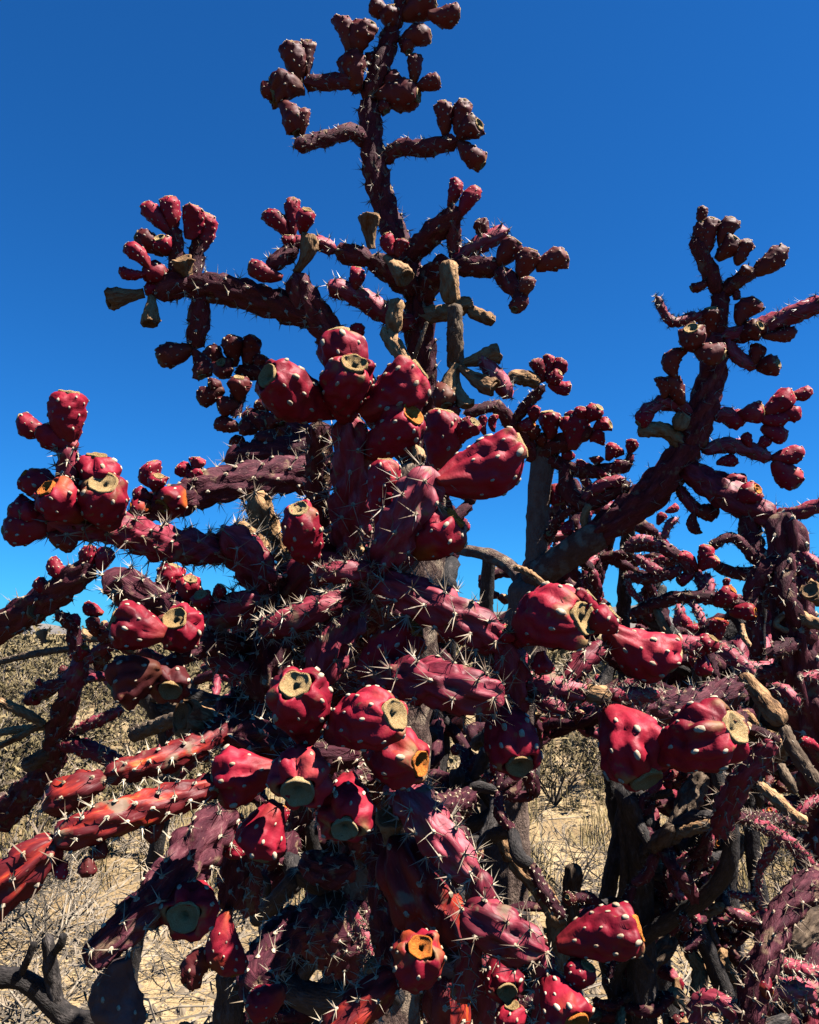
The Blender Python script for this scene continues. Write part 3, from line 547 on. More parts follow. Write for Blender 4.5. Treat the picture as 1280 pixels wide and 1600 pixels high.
# ---------------- bottom middle
S, F = I.S, I.F
X.S('m', [(590, 1260, 90, .93), (620, 1230, 80, .7), (640, 1230, 60, .57)])
S('r', [(630, 60, 110, .55), (720, 160, 170, .51), (850, 330, 170, .49), (970, 460, 110, .485)], spine_mul=1.2); S('r', [(990, 430, 90, .485), (990, 540, 130, .485), (1000, 620, 110, .485)])
S('o', [(650, 300, 150, .50), (680, 440, 250, .48), (770, 590, 270, .475), (830, 740, 210, .47), (850, 830, 140, .47)], spine_mul=.6); S('r', [(920, 600, 130, .49), (1010, 650, 200, .48), (1140, 720, 190, .475), (1260, 770, 120, .47)])
F(740, 880, 740, 745, 190, .48, 45, 'o'); F(850, 880, 862, 770, 140, .49, 30, 'x'); S('o', [(640, 860, 100, .52), (560, 930, 150, .51), (430, 1060, 160, .5), (340, 1150, 140, .5)], spine_mul=2); S('o', [(850, 840, 120, .5), (850, 960, 190, .49), (860, 1150, 180, .485)], spine_mul=.5)
S('r', [(960, 720, 80, .53), (930, 860, 110, .53), (900, 980, 90, .53)]); S('r', [(1010, 780, 60, .53), (1000, 920, 110, .53), (990, 1080, 110, .53)]); F(1060, 780, 1100, 930, 150, .53, 40); F(1130, 1120, 1120, 990, 120, .5, 5); S('r', [(1240, 740, 70, .51), (1250, 900, 90, .51), (1250, 1100, 90, .51)])
S('m', [(560, 200, 90, .62), (580, 420, 130, .6), (600, 700, 130, .58), (640, 900, 100, .56)], spine_mul=2); S('r', [(440, 560, 40, .62), (490, 680, 60, .62), (530, 800, 50, .62)], spine_mul=2); S('h', [(600, 780, 50, .6), (550, 830, 80, .6), (500, 860, 60, .6)])
S, F = J.S, J.F
F(90, 810, 455, 730, 210, .5, 8, 'q'); F(40, 930, 170, 1160, 190, .49, 30, 'o'); F(150, 1010, 225, 900, 130, .5, 10); S('r', [(40, 830, 60, .5), (50, 960, 80, .5), (60, 1160, 70, .5)])

# ================================================================ the cholla on the right
p = U(800, 1500, 1.45)
right = plant('cholla_cactus', 'forked cholla with bare pale trunk and one long leaning limb ending in small fruits', 'cactus', (p[0], p[1], 0.0), 'cholla cacti')
stem3d([(p[0] + .02, p[1], -0.03), (p[0], p[1], 0.45), tuple(U(790, 1330, 1.45)), tuple(U(800, 1120, 1.43)), tuple(U(835, 900, 1.42))], [0.06, 0.05, 0.042, 0.040, 0.042], 'p', name='trunk', coarse=1.3)
S, F = D.S, D.F
S('p', [(140, 1520, 100, 1.42), (148, 1330, 92, 1.42), (160, 1160, 96, 1.42), (175, 960, 90, 1.42)]); S('b', [(110, 1520, 140, 1.42), (260, 1420, 128, 1.38), (420, 1320, 126, 1.35)]); S('m', [(360, 1350, 120, 1.36), (480, 1265, 134, 1.34), (620, 1150, 146, 1.32), (770, 960, 130, 1.3)])
S('m', [(740, 1010, 110, 1.3), (790, 860, 132, 1.3), (835, 700, 112, 1.3), (852, 540, 92, 1.3)]); S('m', [(855, 570, 70, 1.3), (862, 480, 78, 1.3), (862, 380, 72, 1.3)])
S('m', [(862, 400, 60, 1.3), (825, 320, 76, 1.3), (790, 240, 66, 1.3), (752, 178, 50, 1.3)]); S('m', [(865, 400, 55, 1.3), (930, 350, 72, 1.29), (1010, 300, 56, 1.28)])
for a in [(995, 320, 1115, 222, 86, 1.28), (805, 250, 828, 108, 82, 1.29), (865, 215, 908, 108, 76, 1.3), (850, 265, 925, 185, 84, 1.28, 15), (930, 285, 972, 192, 66, 1.29), (790, 140, 795, 58, 42, 1.3), (780, 230, 790, 120, 60, 1.3), (825, 345, 752, 378, 42, 1.29), (925, 370, 930, 420, 30, 1.29), (940, 330, 980, 300, 50, 1.27, 20)]: F(*a, style='k')
S('r', [(860, 510, 44, 1.3), (770, 488, 50, 1.29), (670, 505, 44, 1.28), (612, 405, 34, 1.28)], spine_mul=1.6)
for a in [(830, 570, 832, 455, 84, 1.28, 20), (770, 620, 750, 535, 98, 1.27, 40), (760, 605, 875, 640, 92, 1.27, 20), (690, 730, 714, 615, 78, 1.27), (720, 830, 665, 720, 76, 1.28), (640, 810, 625, 725, 52, 1.28)]: F(*a, style='k')
S('r', [(760, 880, 60, 1.29), (690, 830, 70, 1.28), (600, 820, 60, 1.27)]); S('r', [(640, 830, 44, 1.28), (580, 850, 60, 1.27), (545, 900, 60, 1.27)]); S('d', [(720, 990, 60, 1.29), (640, 930, 66, 1.28), (540, 935, 56, 1.27)]); S('d', [(700, 930, 60, 1.28), (720, 860, 70, 1.28)]); F(600, 860, 545, 905, 70, 1.26)
S('r', [(860, 560, 66, 1.3), (980, 545, 82, 1.28), (1130, 485, 86, 1.26), (1330, 410, 74, 1.22)], spine_mul=1.6)
for a in [(935, 520, 1005, 432, 86, 1.28), (950, 565, 1020, 525, 88, 1.26, 40), (1030, 565, 1155, 545, 58, 1.27), (985, 680, 1012, 598, 62, 1.28), (1010, 690, 1088, 668, 88, 1.27, 35)]: F(*a, style='k')
S('r', [(885, 570, 50, 1.3), (930, 640, 64, 1.29), (1010, 690, 52, 1.28)]); S('r', [(830, 880, 60, 1.3), (880, 870, 70, 1.29), (940, 870, 60, 1.28)])
for a in [(860, 880, 955, 890, 82, 1.28), (935, 870, 1030, 855, 88, 1.27, 20), (1035, 865, 1135, 785, 98, 1.28), (1135, 790, 1215, 778, 60, 1.28), (1025, 885, 1125, 882, 68, 1.27), (1105, 872, 1172, 868, 66, 1.27), (1025, 920, 1115, 960, 74, 1.28), (1065, 1040, 1182, 1015, 78, 1.27), (1070, 1055, 1165, 1140, 92, 1.27), (985, 1000, 962, 942, 42, 1.28), (850, 1060, 928, 1050, 52, 1.29), (1010, 1000, 1050, 960, 50, 1.28)]: F(*a)
S('r', [(790, 1010, 60, 1.3), (920, 990, 74, 1.29), (1070, 1045, 62, 1.27)])
S('r', [(720, 1070, 90, 1.3), (840, 1150, 132, 1.27), (960, 1220, 132, 1.24), (1090, 1290, 90, 1.22)]); F(930, 1200, 1010, 1160, 90, 1.22, 40, 'q'); F(880, 1120, 960, 1130, 60, 1.24)
S('r', [(1060, 1280, 80, 1.22), (1120, 1370, 116, 1.2), (1180, 1440, 90, 1.2)]); S('m', [(1130, 1400, 90, 1.2), (1110, 1500, 130, 1.2), (1090, 1650, 120, 1.22)]); S('m', [(970, 1250, 66, 1.24), (980, 1340, 100, 1.24), (1010, 1420, 90, 1.22), (1080, 1480, 80, 1.2)])
S('r', [(1080, 1260, 50, 1.22), (1180, 1250, 66, 1.2), (1330, 1190, 60, 1.18)]); S('r', [(700, 1150, 44, 1.3), (740, 1210, 56, 1.29), (790, 1260, 50, 1.28)]); F(760, 1240, 855, 1248, 74, 1.28, 10, 'k'); F(765, 1245, 775, 1335, 46, 1.28, 5, 'k')
S('m', [(1010, 1440, 50, 1.22), (910, 1350, 44, 1.22), (820, 1390, 46, 1.22)]) ; S('m', [(1020, 1480, 60, 1.22), (920, 1490, 56, 1.22), (800, 1430, 40, 1.22)])
# head over the pale trunk
S, F = K.S, K.F
S('m', [(690, 640, 80, 1.4), (640, 530, 100, 1.38), (560, 420, 96, 1.36), (450, 310, 84, 1.34)]); S('m', [(470, 330, 70, 1.35), (380, 360, 80, 1.34), (300, 375, 66, 1.33)]); S('m', [(580, 420, 60, 1.36), (660, 320, 76, 1.35), (750, 220, 62, 1.34)]); S('d', [(720, 210, 70, 1.34), (640, 180, 96, 1.33), (545, 175, 76, 1.32)])
S('m', [(700, 640, 80, 1.4), (800, 560, 110, 1.38), (900, 520, 120, 1.36), (1020, 460, 100, 1.34)]); S('m', [(760, 620, 70, 1.4), (900, 680, 90, 1.38), (1050, 700, 96, 1.36), (1240, 660, 80, 1.34)]); S('r', [(1180, 690, 44, 1.34), (1220, 640, 56, 1.34), (1230, 590, 44, 1.34)])
for a in [(740, 205, 696, 80, 86, 1.33), (755, 190, 768, 55, 74, 1.34), (780, 190, 856, 80, 88, 1.33, 10), (760, 200, 835, 150, 74, 1.31, 30), (770, 215, 892, 238, 76, 1.33), (690, 420, 692, 335, 84, 1.36), (600, 450, 690, 430, 74, 1.33, 30, 'o'), (780, 520, 765, 370, 130, 1.34, 10), (900, 580, 930, 370, 150, 1.33, 5), (980, 430, 1055, 345, 104, 1.33, 30), (1020, 470, 1115, 440, 84, 1.32, 30), (1000, 520, 1080, 510, 96, 1.32, 10), (880, 500, 870, 400, 90, 1.35), (950, 420, 960, 345, 80, 1.36), (420, 500, 408, 390, 52, 1.35), (470, 480, 475, 385, 50, 1.35), (640, 580, 660, 545, 60, 1.33, 20, 'o'), (690, 520, 680, 450, 96, 1.34, 20, 'k'), (740, 560, 730, 490, 90, 1.33, 10, 'k'),
          (1100, 640, 1130, 545, 70, 1.34), (1220, 600, 1240, 525, 70, 1.34), (1140, 620, 1180, 580, 60, 1.34), (1040, 660, 1040, 620, 80, 1.33), (1060, 730, 1085, 690, 80, 1.32, 30), (930, 700, 960, 640, 70, 1.35), (870, 640, 890, 590, 80, 1.36), (1150, 700, 1180, 640, 70, 1.34), (800, 770, 830, 880, 100, 1.36, 10), (830, 830, 870, 780, 90, 1.35, 10), (900, 970, 870, 1050, 74, 1.38, 10), (1170, 860, 1140, 900, 60, 1.36, 10)]: F(*a)
S('m', [(860, 640, 70, 1.38), (880, 800, 110, 1.37), (960, 880, 110, 1.36), (1100, 830, 90, 1.34), (1230, 760, 80, 1.33)]); S('m', [(770, 1090, 50, 1.41), (830, 960, 66, 1.39), (930, 900, 50, 1.37)]); S('r', [(960, 860, 60, 1.36), (1060, 780, 90, 1.34), (1200, 740, 70, 1.33)]); S('d', [(990, 1060, 40, 1.38), (970, 960, 50, 1.37), (1000, 880, 44, 1.36)])
S('b', [(640, 1350, 90, 1.44), (560, 1230, 90, 1.5), (420, 1160, 80, 1.55), (250, 1130, 60, 1.6)]); S('d', [(760, 1340, 40, 1.2), (660, 1260, 44, 1.22), (580, 1230, 40, 1.24)])

# ================================================================ the cholla at the right edge
p = U(1330, 1500, 1.05)
edge = plant('cholla_cactus', 'cholla with twisted rose stems, peeling wood and a dark arching limb, half out of frame', 'cactus', (p[0], p[1], 0.0), 'cholla cacti')
stem3d([(p[0], p[1], -0.03), (p[0] + .02, p[1], 0.5), tuple(U(1310, 1400, 1.05)), tuple(U(1290, 1200, 1.05)), tuple(U(1250, 1060, 1.05)), tuple(U(1236, 900, 1.08)), tuple(U(1225, 800, 1.1))], [0.06, 0.045, 0.036, 0.032, 0.028, 0.026, 0.024], 'm', name='trunk')
S, F = Lc.S, Lc.F
S('m', [(1120, 700, 110, 1.1), (1060, 820, 150, 1.08), (1070, 1000, 150, 1.06), (1140, 1150, 140, 1.05), (1230, 1320, 130, 1.05)]); S('m', [(1060, 800, 110, 1.08), (930, 860, 150, 1.08), (860, 1000, 130, 1.08), (880, 1180, 110, 1.06), (900, 1420, 90, 1.06)])
S('r', [(1100, 760, 60, 1.05), (1120, 880, 64, 1.04), (1150, 1000, 60, 1.04)]); S('r', [(1130, 700, 60, 1.05), (1210, 770, 90, 1.03), (1330, 850, 80, 1.02)]); S('r', [(1130, 740, 60, 1.05), (1160, 830, 80, 1.04), (1270, 900, 76, 1.03)]); S('d', [(1140, 1110, 70, 1.03), (1210, 1160, 90, 1.02), (1330, 1190, 80, 1.0)]); F(1280, 1050, 1225, 975, 160, 1.0, 45, 'd')
S('m', [(880, 1080, 80, 1.06), (700, 1040, 96, 1.06), (540, 1010, 90, 1.06), (330, 1030, 96, 1.08), (90, 1130, 80, 1.1)]); S('r', [(570, 1010, 60, 1.06), (530, 900, 70, 1.08), (510, 830, 56, 1.1)]); S('r', [(600, 1010, 60, 1.06), (590, 930, 80, 1.07), (570, 860, 60, 1.08)])
for a in [(520, 850, 390, 745, 80, 1.08, 5), (540, 840, 580, 690, 100, 1.07, 5), (545, 840, 640, 770, 90, 1.06, 25), (620, 1060, 740, 965, 110, 1.03, 25, 'q'), (720, 1110, 880, 1110, 110, 1.02, 30, 'o'), (700, 960, 705, 895, 50, 1.06), (900, 930, 930, 900, 60, 1.05), (500, 860, 400, 920, 80, 1.08)]: F(*a)
S('m', [(480, 870, 70, 1.08), (400, 760, 90, 1.08), (250, 690, 90, 1.1), (60, 700, 84, 1.14)]); S('r', [(300, 700, 50, 1.1), (200, 650, 70, 1.09), (90, 660, 50, 1.09)]); S('r', [(310, 650, 50, 1.1), (340, 560, 60, 1.1), (400, 520, 44, 1.1)]); F(320, 480, 395, 445, 56, 1.1); F(270, 560, 310, 490, 60, 1.12)
S('r', [(340, 860, 60, 1.1), (230, 830, 80, 1.09), (130, 750, 60, 1.09)]); S('m', [(420, 830, 70, 1.1), (330, 870, 84, 1.1), (180, 900, 80, 1.11), (60, 870, 60, 1.12)]); S('r', [(80, 890, 40, 1.1), (110, 980, 50, 1.1), (180, 1040, 44, 1.1)]); S('r', [(400, 1060, 60, 1.06), (410, 1130, 80, 1.05), (380, 1200, 60, 1.05)]); S('d', [(260, 1080, 50, 1.08), (310, 1200, 60, 1.06), (370, 1290, 50, 1.05)]); S('r', [(480, 1030, 50, 1.06), (530, 1120, 66, 1.04), (560, 1190, 50, 1.03)])
for a in [(640, 1290, 655, 1150, 110, .98, 5, 'o'), (560, 1320, 600, 1270, 90, .98, 20), (1100, 1430, 1070, 1380, 60, 1.0), (450, 1200, 520, 1210, 60, 1.0), (560, 1060, 600, 1000, 70, 1.05), (400, 1100, 470, 1190, 70, 1.03)]: F(*a)
S('r', [(650, 1320, 90, .98), (760, 1400, 110, .96), (880, 1500, 96, .94)], spine_mul=1.6); S('d', [(800, 1180, 30, 1.04), (810, 1260, 44, 1.03), (850, 1320, 30, 1.02)]); S('d', [(1080, 1100, 36, 1.04), (1010, 1180, 40, 1.04), (1090, 1230, 36, 1.03)]); S('m', [(1180, 1280, 80, 1.04), (1060, 1330, 130, 1.02), (950, 1370, 70, 1.0)])
S('m', [(1050, 1450, 90, 1.0), (850, 1480, 100, .98), (640, 1290, 90, 1.0)])
S, F = Mc.S, Mc.F
S('d', [(800, 60, 90, .92), (900, 170, 110, .9), (1000, 300, 130, .88), (1060, 370, 120, .87)]); S('r', [(980, 130, 80, .95), (1080, 170, 100, .94), (1160, 260, 80, .93)], spine_mul=1.6); S('r', [(1300, 60, 80, .96), (1240, 70, 80, .95), (1180, 70, 50, .94)]); S('r', [(1140, 170, 60, .95), (1210, 240, 110, .94), (1300, 320, 90, .93)]); S('r', [(1110, 120, 50, .95), (1200, 200, 60, .94), (1290, 180, 60, .93)])
S('r', [(660, 1060, 120, .72), (700, 900, 160, .7), (800, 700, 150, .68), (920, 560, 140, .67), (1000, 480, 96, .66)]); S('m', [(1180, 1000, 80, .9), (960, 960, 90, .82), (760, 950, 90, .74)]); F(1290, 530, 1165, 470, 70, .9); S('g', [(1060, 380, 80, .92), (1130, 540, 100, .9), (1280, 760, 90, .88)]); S('g', [(1040, 620, 60, .95), (1090, 720, 70, .93), (1130, 800, 50, .93)]); S('d', [(900, 740, 60, .9), (1010, 830, 84, .88), (1110, 930, 80, .87), (1210, 980, 60, .86)])
S('r', [(780, 940, 60, .82), (940, 1010, 84, .84), (1110, 1120, 84, .85), (1280, 1300, 70, .86)], spine_mul=1.8); S('r', [(900, 1290, 50, 1.0), (980, 1150, 80, .98), (1080, 1000, 60, .96)]); S('r', [(1280, 820, 60, .95), (1180, 900, 70, .94), (1090, 1010, 60, .94)]); S('m', [(1300, 900, 110, 1.0), (1240, 1100, 120, 1.0), (1180, 1300, 110, 1.0)])
S('r', [(910, 1280, 44, 1.0), (900, 1380, 56, 1.02), (920, 1520, 50, 1.04)]); S('r', [(900, 1430, 34, 1.02), (840, 1450, 66, 1.02), (700, 1420, 40, 1.03)])
S, F = J.S, J.F
S('m', [(1340, 500, 120, .68), (1230, 540, 130, .64), (1110, 680, 130, .62), (1040, 850, 130, .6), (990, 1010, 125, .59), (960, 1200, 120, .58)], spine_mul=1.2); S('m', [(1060, 850, 120, .6), (1000, 960, 170, .6), (1010, 1120, 150, .6)]); S('r', [(960, 1180, 70, .62), (860, 1080, 90, .63), (760, 1060, 96, .64), (690, 1160, 80, .64)]); S('r', [(1080, 890, 60, .62), (1180, 910, 70, .63), (1330, 950, 60, .64)]); F(990, 990, 1060, 1010, 90, .57, 10, 'o')
S('r', [(1000, 990, 60, .6), (1140, 1010, 110, .62), (1290, 1010, 100, .64)]); S('g', [(1340, 650, 90, .8), (1240, 720, 110, .78), (1160, 820, 80, .76)]); S('m', [(1330, 800, 80, .9), (1260, 870, 100, .88), (1180, 1100, 80, .84)])
# fallen log and dead stump under it
p = U(860, 1560, 1.35)
log = plant('fallen_cholla_trunk', 'grey dead cholla trunk leaning from ground to the thicket, patched with light', 'dead trunk', (U(940, 1610, 1.5)[0] - .12, 1.6, 0.0))
q0 = np.array([log.location.x - .1, log.location.y + .1, 0.02])
stem3d([q0, q0 * .45 + U(985, 1545, 1.45) * .55, U(985, 1545, 1.45), U(1035, 1460, 1.5), U(1085, 1385, 1.55), U(1115, 1345, 1.6)], [.045, .04, .032, .03, .027, .025], 'g', name='trunk', coarse=1.3)
S, F = J.S, J.F
S('g', [(790, 470, 100, 1.6), (860, 390, 110, 1.62), (940, 310, 80, 1.64)]); S('d', [(850, 450, 60, 1.6), (780, 430, 70, 1.58), (740, 500, 60, 1.56)]); S('g', [(700, 560, 60, 1.5), (690, 470, 70, 1.5), (720, 400, 66, 1.5)])
p = U(1000, 1560, 1.3)
st = plant('dead_cholla_stump', 'blackened upright stump with sawn stubs behind the crimson fruits', 'dead trunk', (p[0], p[1], 0.0))
stem3d([(p[0], p[1], -.02), (p[0] - .01, p[1], .4), tuple(U(1002, 1450, 1.3)), tuple(U(995, 1320, 1.3)), tuple(U(975, 1225, 1.3))], [.03, .026, .021, .019, .017], 'c', name='trunk', coarse=1.2)
S('c', [(470, 420, 110, 1.3), (560, 330, 100, 1.25), (700, 240, 80, 1.2), (800, 220, 66, 1.16)]); S('d', [(580, 310, 50, 1.2), (680, 285, 56, 1.15), (800, 250, 50, 1.12)]); S('c', [(480, 300, 90, 1.28), (430, 200, 86, 1.26), (420, 130, 66, 1.25)]); S('g', [(500, 380, 60, 1.25), (560, 330, 90, 1.2), (620, 260, 60, 1.18)]); S('g', [(600, 340, 70, 1.2), (690, 140, 120, 1.24), (760, 30, 90, 1.26)]); S('g', [(600, 560, 60, 1.3), (660, 480, 70, 1.3), (710, 400, 60, 1.3)])
S('c', [(380, 640, 46, 1.3), (395, 420, 40, 1.3), (375, 220, 34, 1.3)])
p = U(898, 1500, 1.3)
po = plant('dead_cholla_stub', 'single short upright dead stub with a rounded top beside the stump', 'dead trunk', (p[0], p[1], 0.0))
stem3d([(p[0], p[1], -.02), (p[0], p[1], .5), tuple(U(893, 1470, 1.3)), tuple(U(897, 1350, 1.3))], [.03, .02, .012, .014], 'g', name='trunk')
p = U(880, 1640, 1.2)
wo = plant('peeled_cholla_branch', 'tan peeled branch of latticed cholla wood leaning on the pale trunk', 'dead branch', (p[0] + .08, p[1], 0.0))
stem3d([(p[0] + .08, p[1], 0.0), tuple(U(880, 1560, 1.2)), tuple(U(865, 1425, 1.2)), tuple(U(800, 1340, 1.22))], [.014, .014, .014, .012], 'd', name='branch'); X.S('d', [(800, 1345, 28, 1.22), (780, 1290, 26, 1.24), (775, 1235, 20, 1.26)])

# ================================================================ smaller cholla at the left
p = U(-170, 1560, 1.25)
left = plant('cholla_cactus', 'low cholla with thin rose stems and weathered sticks among grey brush', 'cactus', (p[0], p[1], 0.0), 'cholla cacti')
S, F = E.S, E.F
stem3d([(p[0], p[1], -.02), (p[0] - .03, p[1], .4), tuple(U(-150, 1420, 1.2)), tuple(U(-60, 1310, 1.15)), tuple(U(20, 1255, 1.1))], [.045, .035, .024, .022, .02], 'b', name='trunk')
S('m', [(-20, 1300, 150, 1.1), (120, 1160, 140, 1.08), (240, 1040, 120, 1.06)]); S('m', [(235, 1060, 110, 1.06), (270, 860, 120, 1.04), (320, 700, 116, 1.02)]); S('r', [(305, 740, 100, 1.02), (340, 640, 110, 1.01), (375, 550, 80, 1.0)]); S('m', [(330, 640, 60, 1.02), (210, 690, 80, 1.03), (110, 750, 60, 1.04)]); F(140, 740, 160, 720, 60, 1.0, 50, 'o')
S('m', [(370, 560, 80, 1.0), (340, 470, 74, 1.0), (330, 400, 70, 1.0), (250, 340, 60, .98)]); S('g', [(230, 970, 66, 1.06), (150, 1020, 80, 1.05), (95, 1040, 60, 1.04)]); S('r', [(260, 930, 70, 1.05), (400, 960, 96, 1.04), (560, 1035, 80, 1.02)]); S('r', [(300, 900, 44, 1.05), (430, 840, 66, 1.04), (560, 780, 50, 1.03)])
S('d', [(200, 850, 40, 1.05), (120, 800, 50, 1.04), (-20, 735, 44, 1.03)]); S('d', [(220, 860, 30, 1.05), (100, 870, 40, 1.06), (-20, 890, 36, 1.07)]); S('d', [(200, 840, 24, 1.06), (100, 900, 34, 1.06), (-30, 960, 30, 1.06)]); S('g', [(350, 500, 30, 1.0), (150, 530, 34, 1.05), (-40, 575, 30, 1.1)]); S('r', [(390, 560, 60, 1.0), (450, 520, 76, .99), (520, 470, 70, .98)]); S('m', [(490, 520, 70, .98), (440, 600, 60, 1.0)])
F(470, 345, 382, 308, 64, .98, 10, 'o'); F(440, 450, 420, 360, 60, .98, 10, 'k'); F(350, 420, 330, 350, 50, .99); F(205, 480, 190, 420, 56, 1.0, 0, 'd'); F(160, 660, 190, 650, 40, 1.0); F(350, 560, 385, 500, 60, .97, 30, 'o'); S('m', [(500, 470, 80, .98), (480, 430, 90, .97), (560, 430, 80, .95)])
# bare charcoal branch low at the left
S, F = H.S, H.F
S('c', [(-400, 900, 80, 1.2), (-240, 1000, 90, 1.18), (-40, 1060, 96, 1.15), (110, 1080, 90, 1.15), (230, 1180, 100, 1.15), (310, 1255, 100, 1.15), (480, 1270, 90, 1.15)], name='stem'); S('c', [(260, 1230, 70, 1.15), (240, 1080, 76, 1.15), (215, 870, 60, 1.15)]); S('c', [(90, 1070, 34, 1.15), (125, 990, 38, 1.14), (160, 905, 34, 1.14)]); S('c', [(245, 960, 30, 1.15), (275, 920, 44, 1.14), (292, 865, 36, 1.14)])
# the limb crossing in from the left edge: part of a plant out of frame
p = U(-260, 1500, .9)
el = plant('cholla_cactus', 'cholla outside the view whose maroon limb slants in above the brush', 'cactus', (p[0], p[1], 0.0), 'cholla cacti')
S, F = E.S, E.F
stem3d([(p[0], p[1], -.02), tuple(U(-260, 1550, .9)), tuple(U(-220, 1250, .88)), tuple(U(-120, 1060, .85)), tuple(U(-20, 980, .82))], [.06, .05, .045, .04, .034], 'm', name='trunk')
S('m', [(-80, 460, 130, .82), (60, 370, 140, .8), (220, 275, 140, .79), (330, 190, 130, .78), (430, 120, 90, .78)], spine_mul=.7)
for a in [(330, 180, 230, 105, 72, .78), (240, 255, 165, 195, 66, .78, 5), (420, 170, 400, 40, 84, .77), (450, 150, 490, 50, 80, .77, -5)]: F(*a)
F(140, 340, 165, 335, 90, .75, 55, 'd')

# ---------------- back on the big cholla: dim fruits and knobs on its left flank
PLANT[0] = main
S, F = E.S, E.F
X.S('m', [(500, 1100, 84, .84), (420, 1040, 70, .74), (330, 1010, 56, .65)]); S('m', [(1000, 480, 120, .62), (930, 480, 120, .58), (820, 540, 100, .55)]); S('r', [(880, 430, 90, .63), (980, 370, 136, .63), (1090, 310, 132, .63), (1190, 270, 90, .63)], spine_mul=1.8); S('r', [(900, 490, 70, .64), (1000, 560, 110, .64), (1140, 620, 90, .64)], spine_mul=1.5)
for a in [(750, 440, 520, 375, 195, .54, 10), (860, 480, 800, 370, 195, .54, 50), (730, 590, 525, 700, 200, .55, 10, 'k'), (800, 550, 772, 690, 195, .55, 52, 'k'), (1060, 830, 830, 810, 160, .6, 30, 'd'), (740, 290, 790, 130, 116, .72), (850, 330, 866, 190, 116, .70, 30), (940, 330, 910, 260, 90, .69, 30), (960, 290, 1010, 220, 60, .68, 0)]: F(*a)
S('m', [(760, 320, 130, .70), (640, 260, 170, .7), (540, 220, 170, .7), (470, 240, 110, .69)], spine_mul=3); S('m', [(880, 470, 100, .65), (800, 330, 120, .68), (740, 300, 110, .7)])
S('g', [(960, 760, 60, .75), (780, 830, 66, .8), (600, 900, 70, .85)]); S('m', [(1080, 850, 120, .62), (980, 880, 130, .6), (860, 850, 100, .6)])
S('m', [(1250, 700, 150, .75), (1120, 750, 170, .7), (1000, 830, 150, .64)])

# ================================================================ thicket: plants grown by rule behind the hand-placed limbs
def sky_line(x):
    return np.interp(x, [0, 150, 300, 380, 420, 640, 660, 720, 760, 820, 900, 1000, 1050, 1100, 1180, 1230, 1280], [1010, 960, 930, 900, 870, 760, 690, 690, 790, 880, 690, 740, 850, 880, 930, 850, 830])
GAPS = [(840, 1150, 985, 1400), (0, 960, 90, 1130), (60, 1350, 380, 1600), (0, 1220, 140, 1330), (1140, 1300, 1240, 1420), (940, 880, 1000, 960), (1040, 880, 1130, 980), (730, 790, 800, 880), (190, 1240, 300, 1420)]
DMIN = [0.95]; XMAX = [2000]
def ok(p):
    x, y, d = proj(p)
    if d < DMIN[0] or x > XMAX[0] or y < sky_line(x) + 14: return False
    for (a, b, c, e) in GAPS:
        if a < x < c and b < y < e: return False
    return True
def grow(p, dr, r, n, styles, lim, fruits=True):
    if lim[0] <= 0: return
    for _ in range(12):
        L = rng.uniform(4.5, 9) * r
        q = p + nrm(dr + rng.normal(0, 0.35, 3)) * L
        mid = (p + q) / 2 + rng.normal(0, 0.12 * L, 3)
        if ok(q) and ok(mid): break
    else: return
    lim[0] -= 1
    stem3d([p, mid, q], [r * .8, r, r * .72], styles[rng.integers(len(styles))], spine_mul=0.45)
    d2 = nrm(q - mid)
    if n <= 0:
        if fruits and lim[1] > 0:
            for _ in range(rng.integers(1, 4)):
                e = q + nrm(d2 + rng.normal(0, .6, 3) + np.array([0, 0, .15])) * r * rng.uniform(2.0, 3.2)
                if ok(e): fruit3d(q - d2 * r * .5, e, r * rng.uniform(1.5, 2.1), 'fkkqkd'[rng.integers(6)]); lim[1] -= 1
        return
    for _ in range(rng.integers(1, 4)):
        grow(q - d2 * r * .4, nrm(d2 + rng.normal(0, .75, 3) + np.array([0, 0, .18])), r * rng.uniform(.8, .97), n - 1, styles, lim, fruits)
def thicket(label, x, d, top, r, n, seeds, styles, lim):
    global rng
    rng = np.random.default_rng(seeds)
    b = U(x, 1400, d); o = plant('cholla_cactus', label, 'cactus', (b[0], b[1], 0.0), 'cholla cacti')
    t = U(x + rng.normal(0, 10), top, d)
    P = [np.array([b[0], b[1], -.03])] + [np.array([b[0] + rng.normal(0, .055), b[1] + rng.normal(0, .05), t[2] * f]) for f in (.3, .5, .68, .84)] + [t]
    stem3d(P, [r * 1.3, r * 1.15, r * 1.05, r, r * .95, r * .9], 'c', name='trunk')
    L = [lim[0], lim[1]]
    for k in range(lim[2]):
        f = rng.uniform(.45, 1); q = catmull(P, 40)[int(f * 39)]
        a = rng.uniform(0, 6.28); grow(q, np.array([math.cos(a), math.sin(a) * .7, rng.uniform(-.1, .9)]), r, n, styles, L)
    return o
thicket('bushy cholla standing behind the big one, close beside the pale trunk', 700, 1.75, 900, .022, 3, 11, 'mmrc', (80, 45, 14))
thicket('dense dark cholla filling the space behind the leaning limb', 1015, 1.9, 980, .021, 4, 12, 'mmmrcd', (130, 70, 22))
thicket('tangled cholla behind the twisted rose stems at the far side of the stump', 1150, 1.6, 1000, .018, 4, 13, 'mmrrc', (190, 60, 30))
thicket('shaded cholla crowded in behind the trunk of the big one', 560, 1.5, 1000, .021, 3, 14, 'mmmc', (90, 30, 18))
thicket('sparse cholla standing behind the dim fruits and grey brush', 230, 2.3, 1060, .02, 3, 15, 'mrgd', (50, 24, 10))
thicket('far cholla with thin heads of fruit seen through the sky gap', 770, 2.6, 860, .024, 3, 16, 'mr', (46, 40, 10))
thicket('small-jointed cholla massed with little fruits right behind the leaning limb', 990, 1.65, 760, .016, 4, 31, 'mmmr', (150, 90, 26))
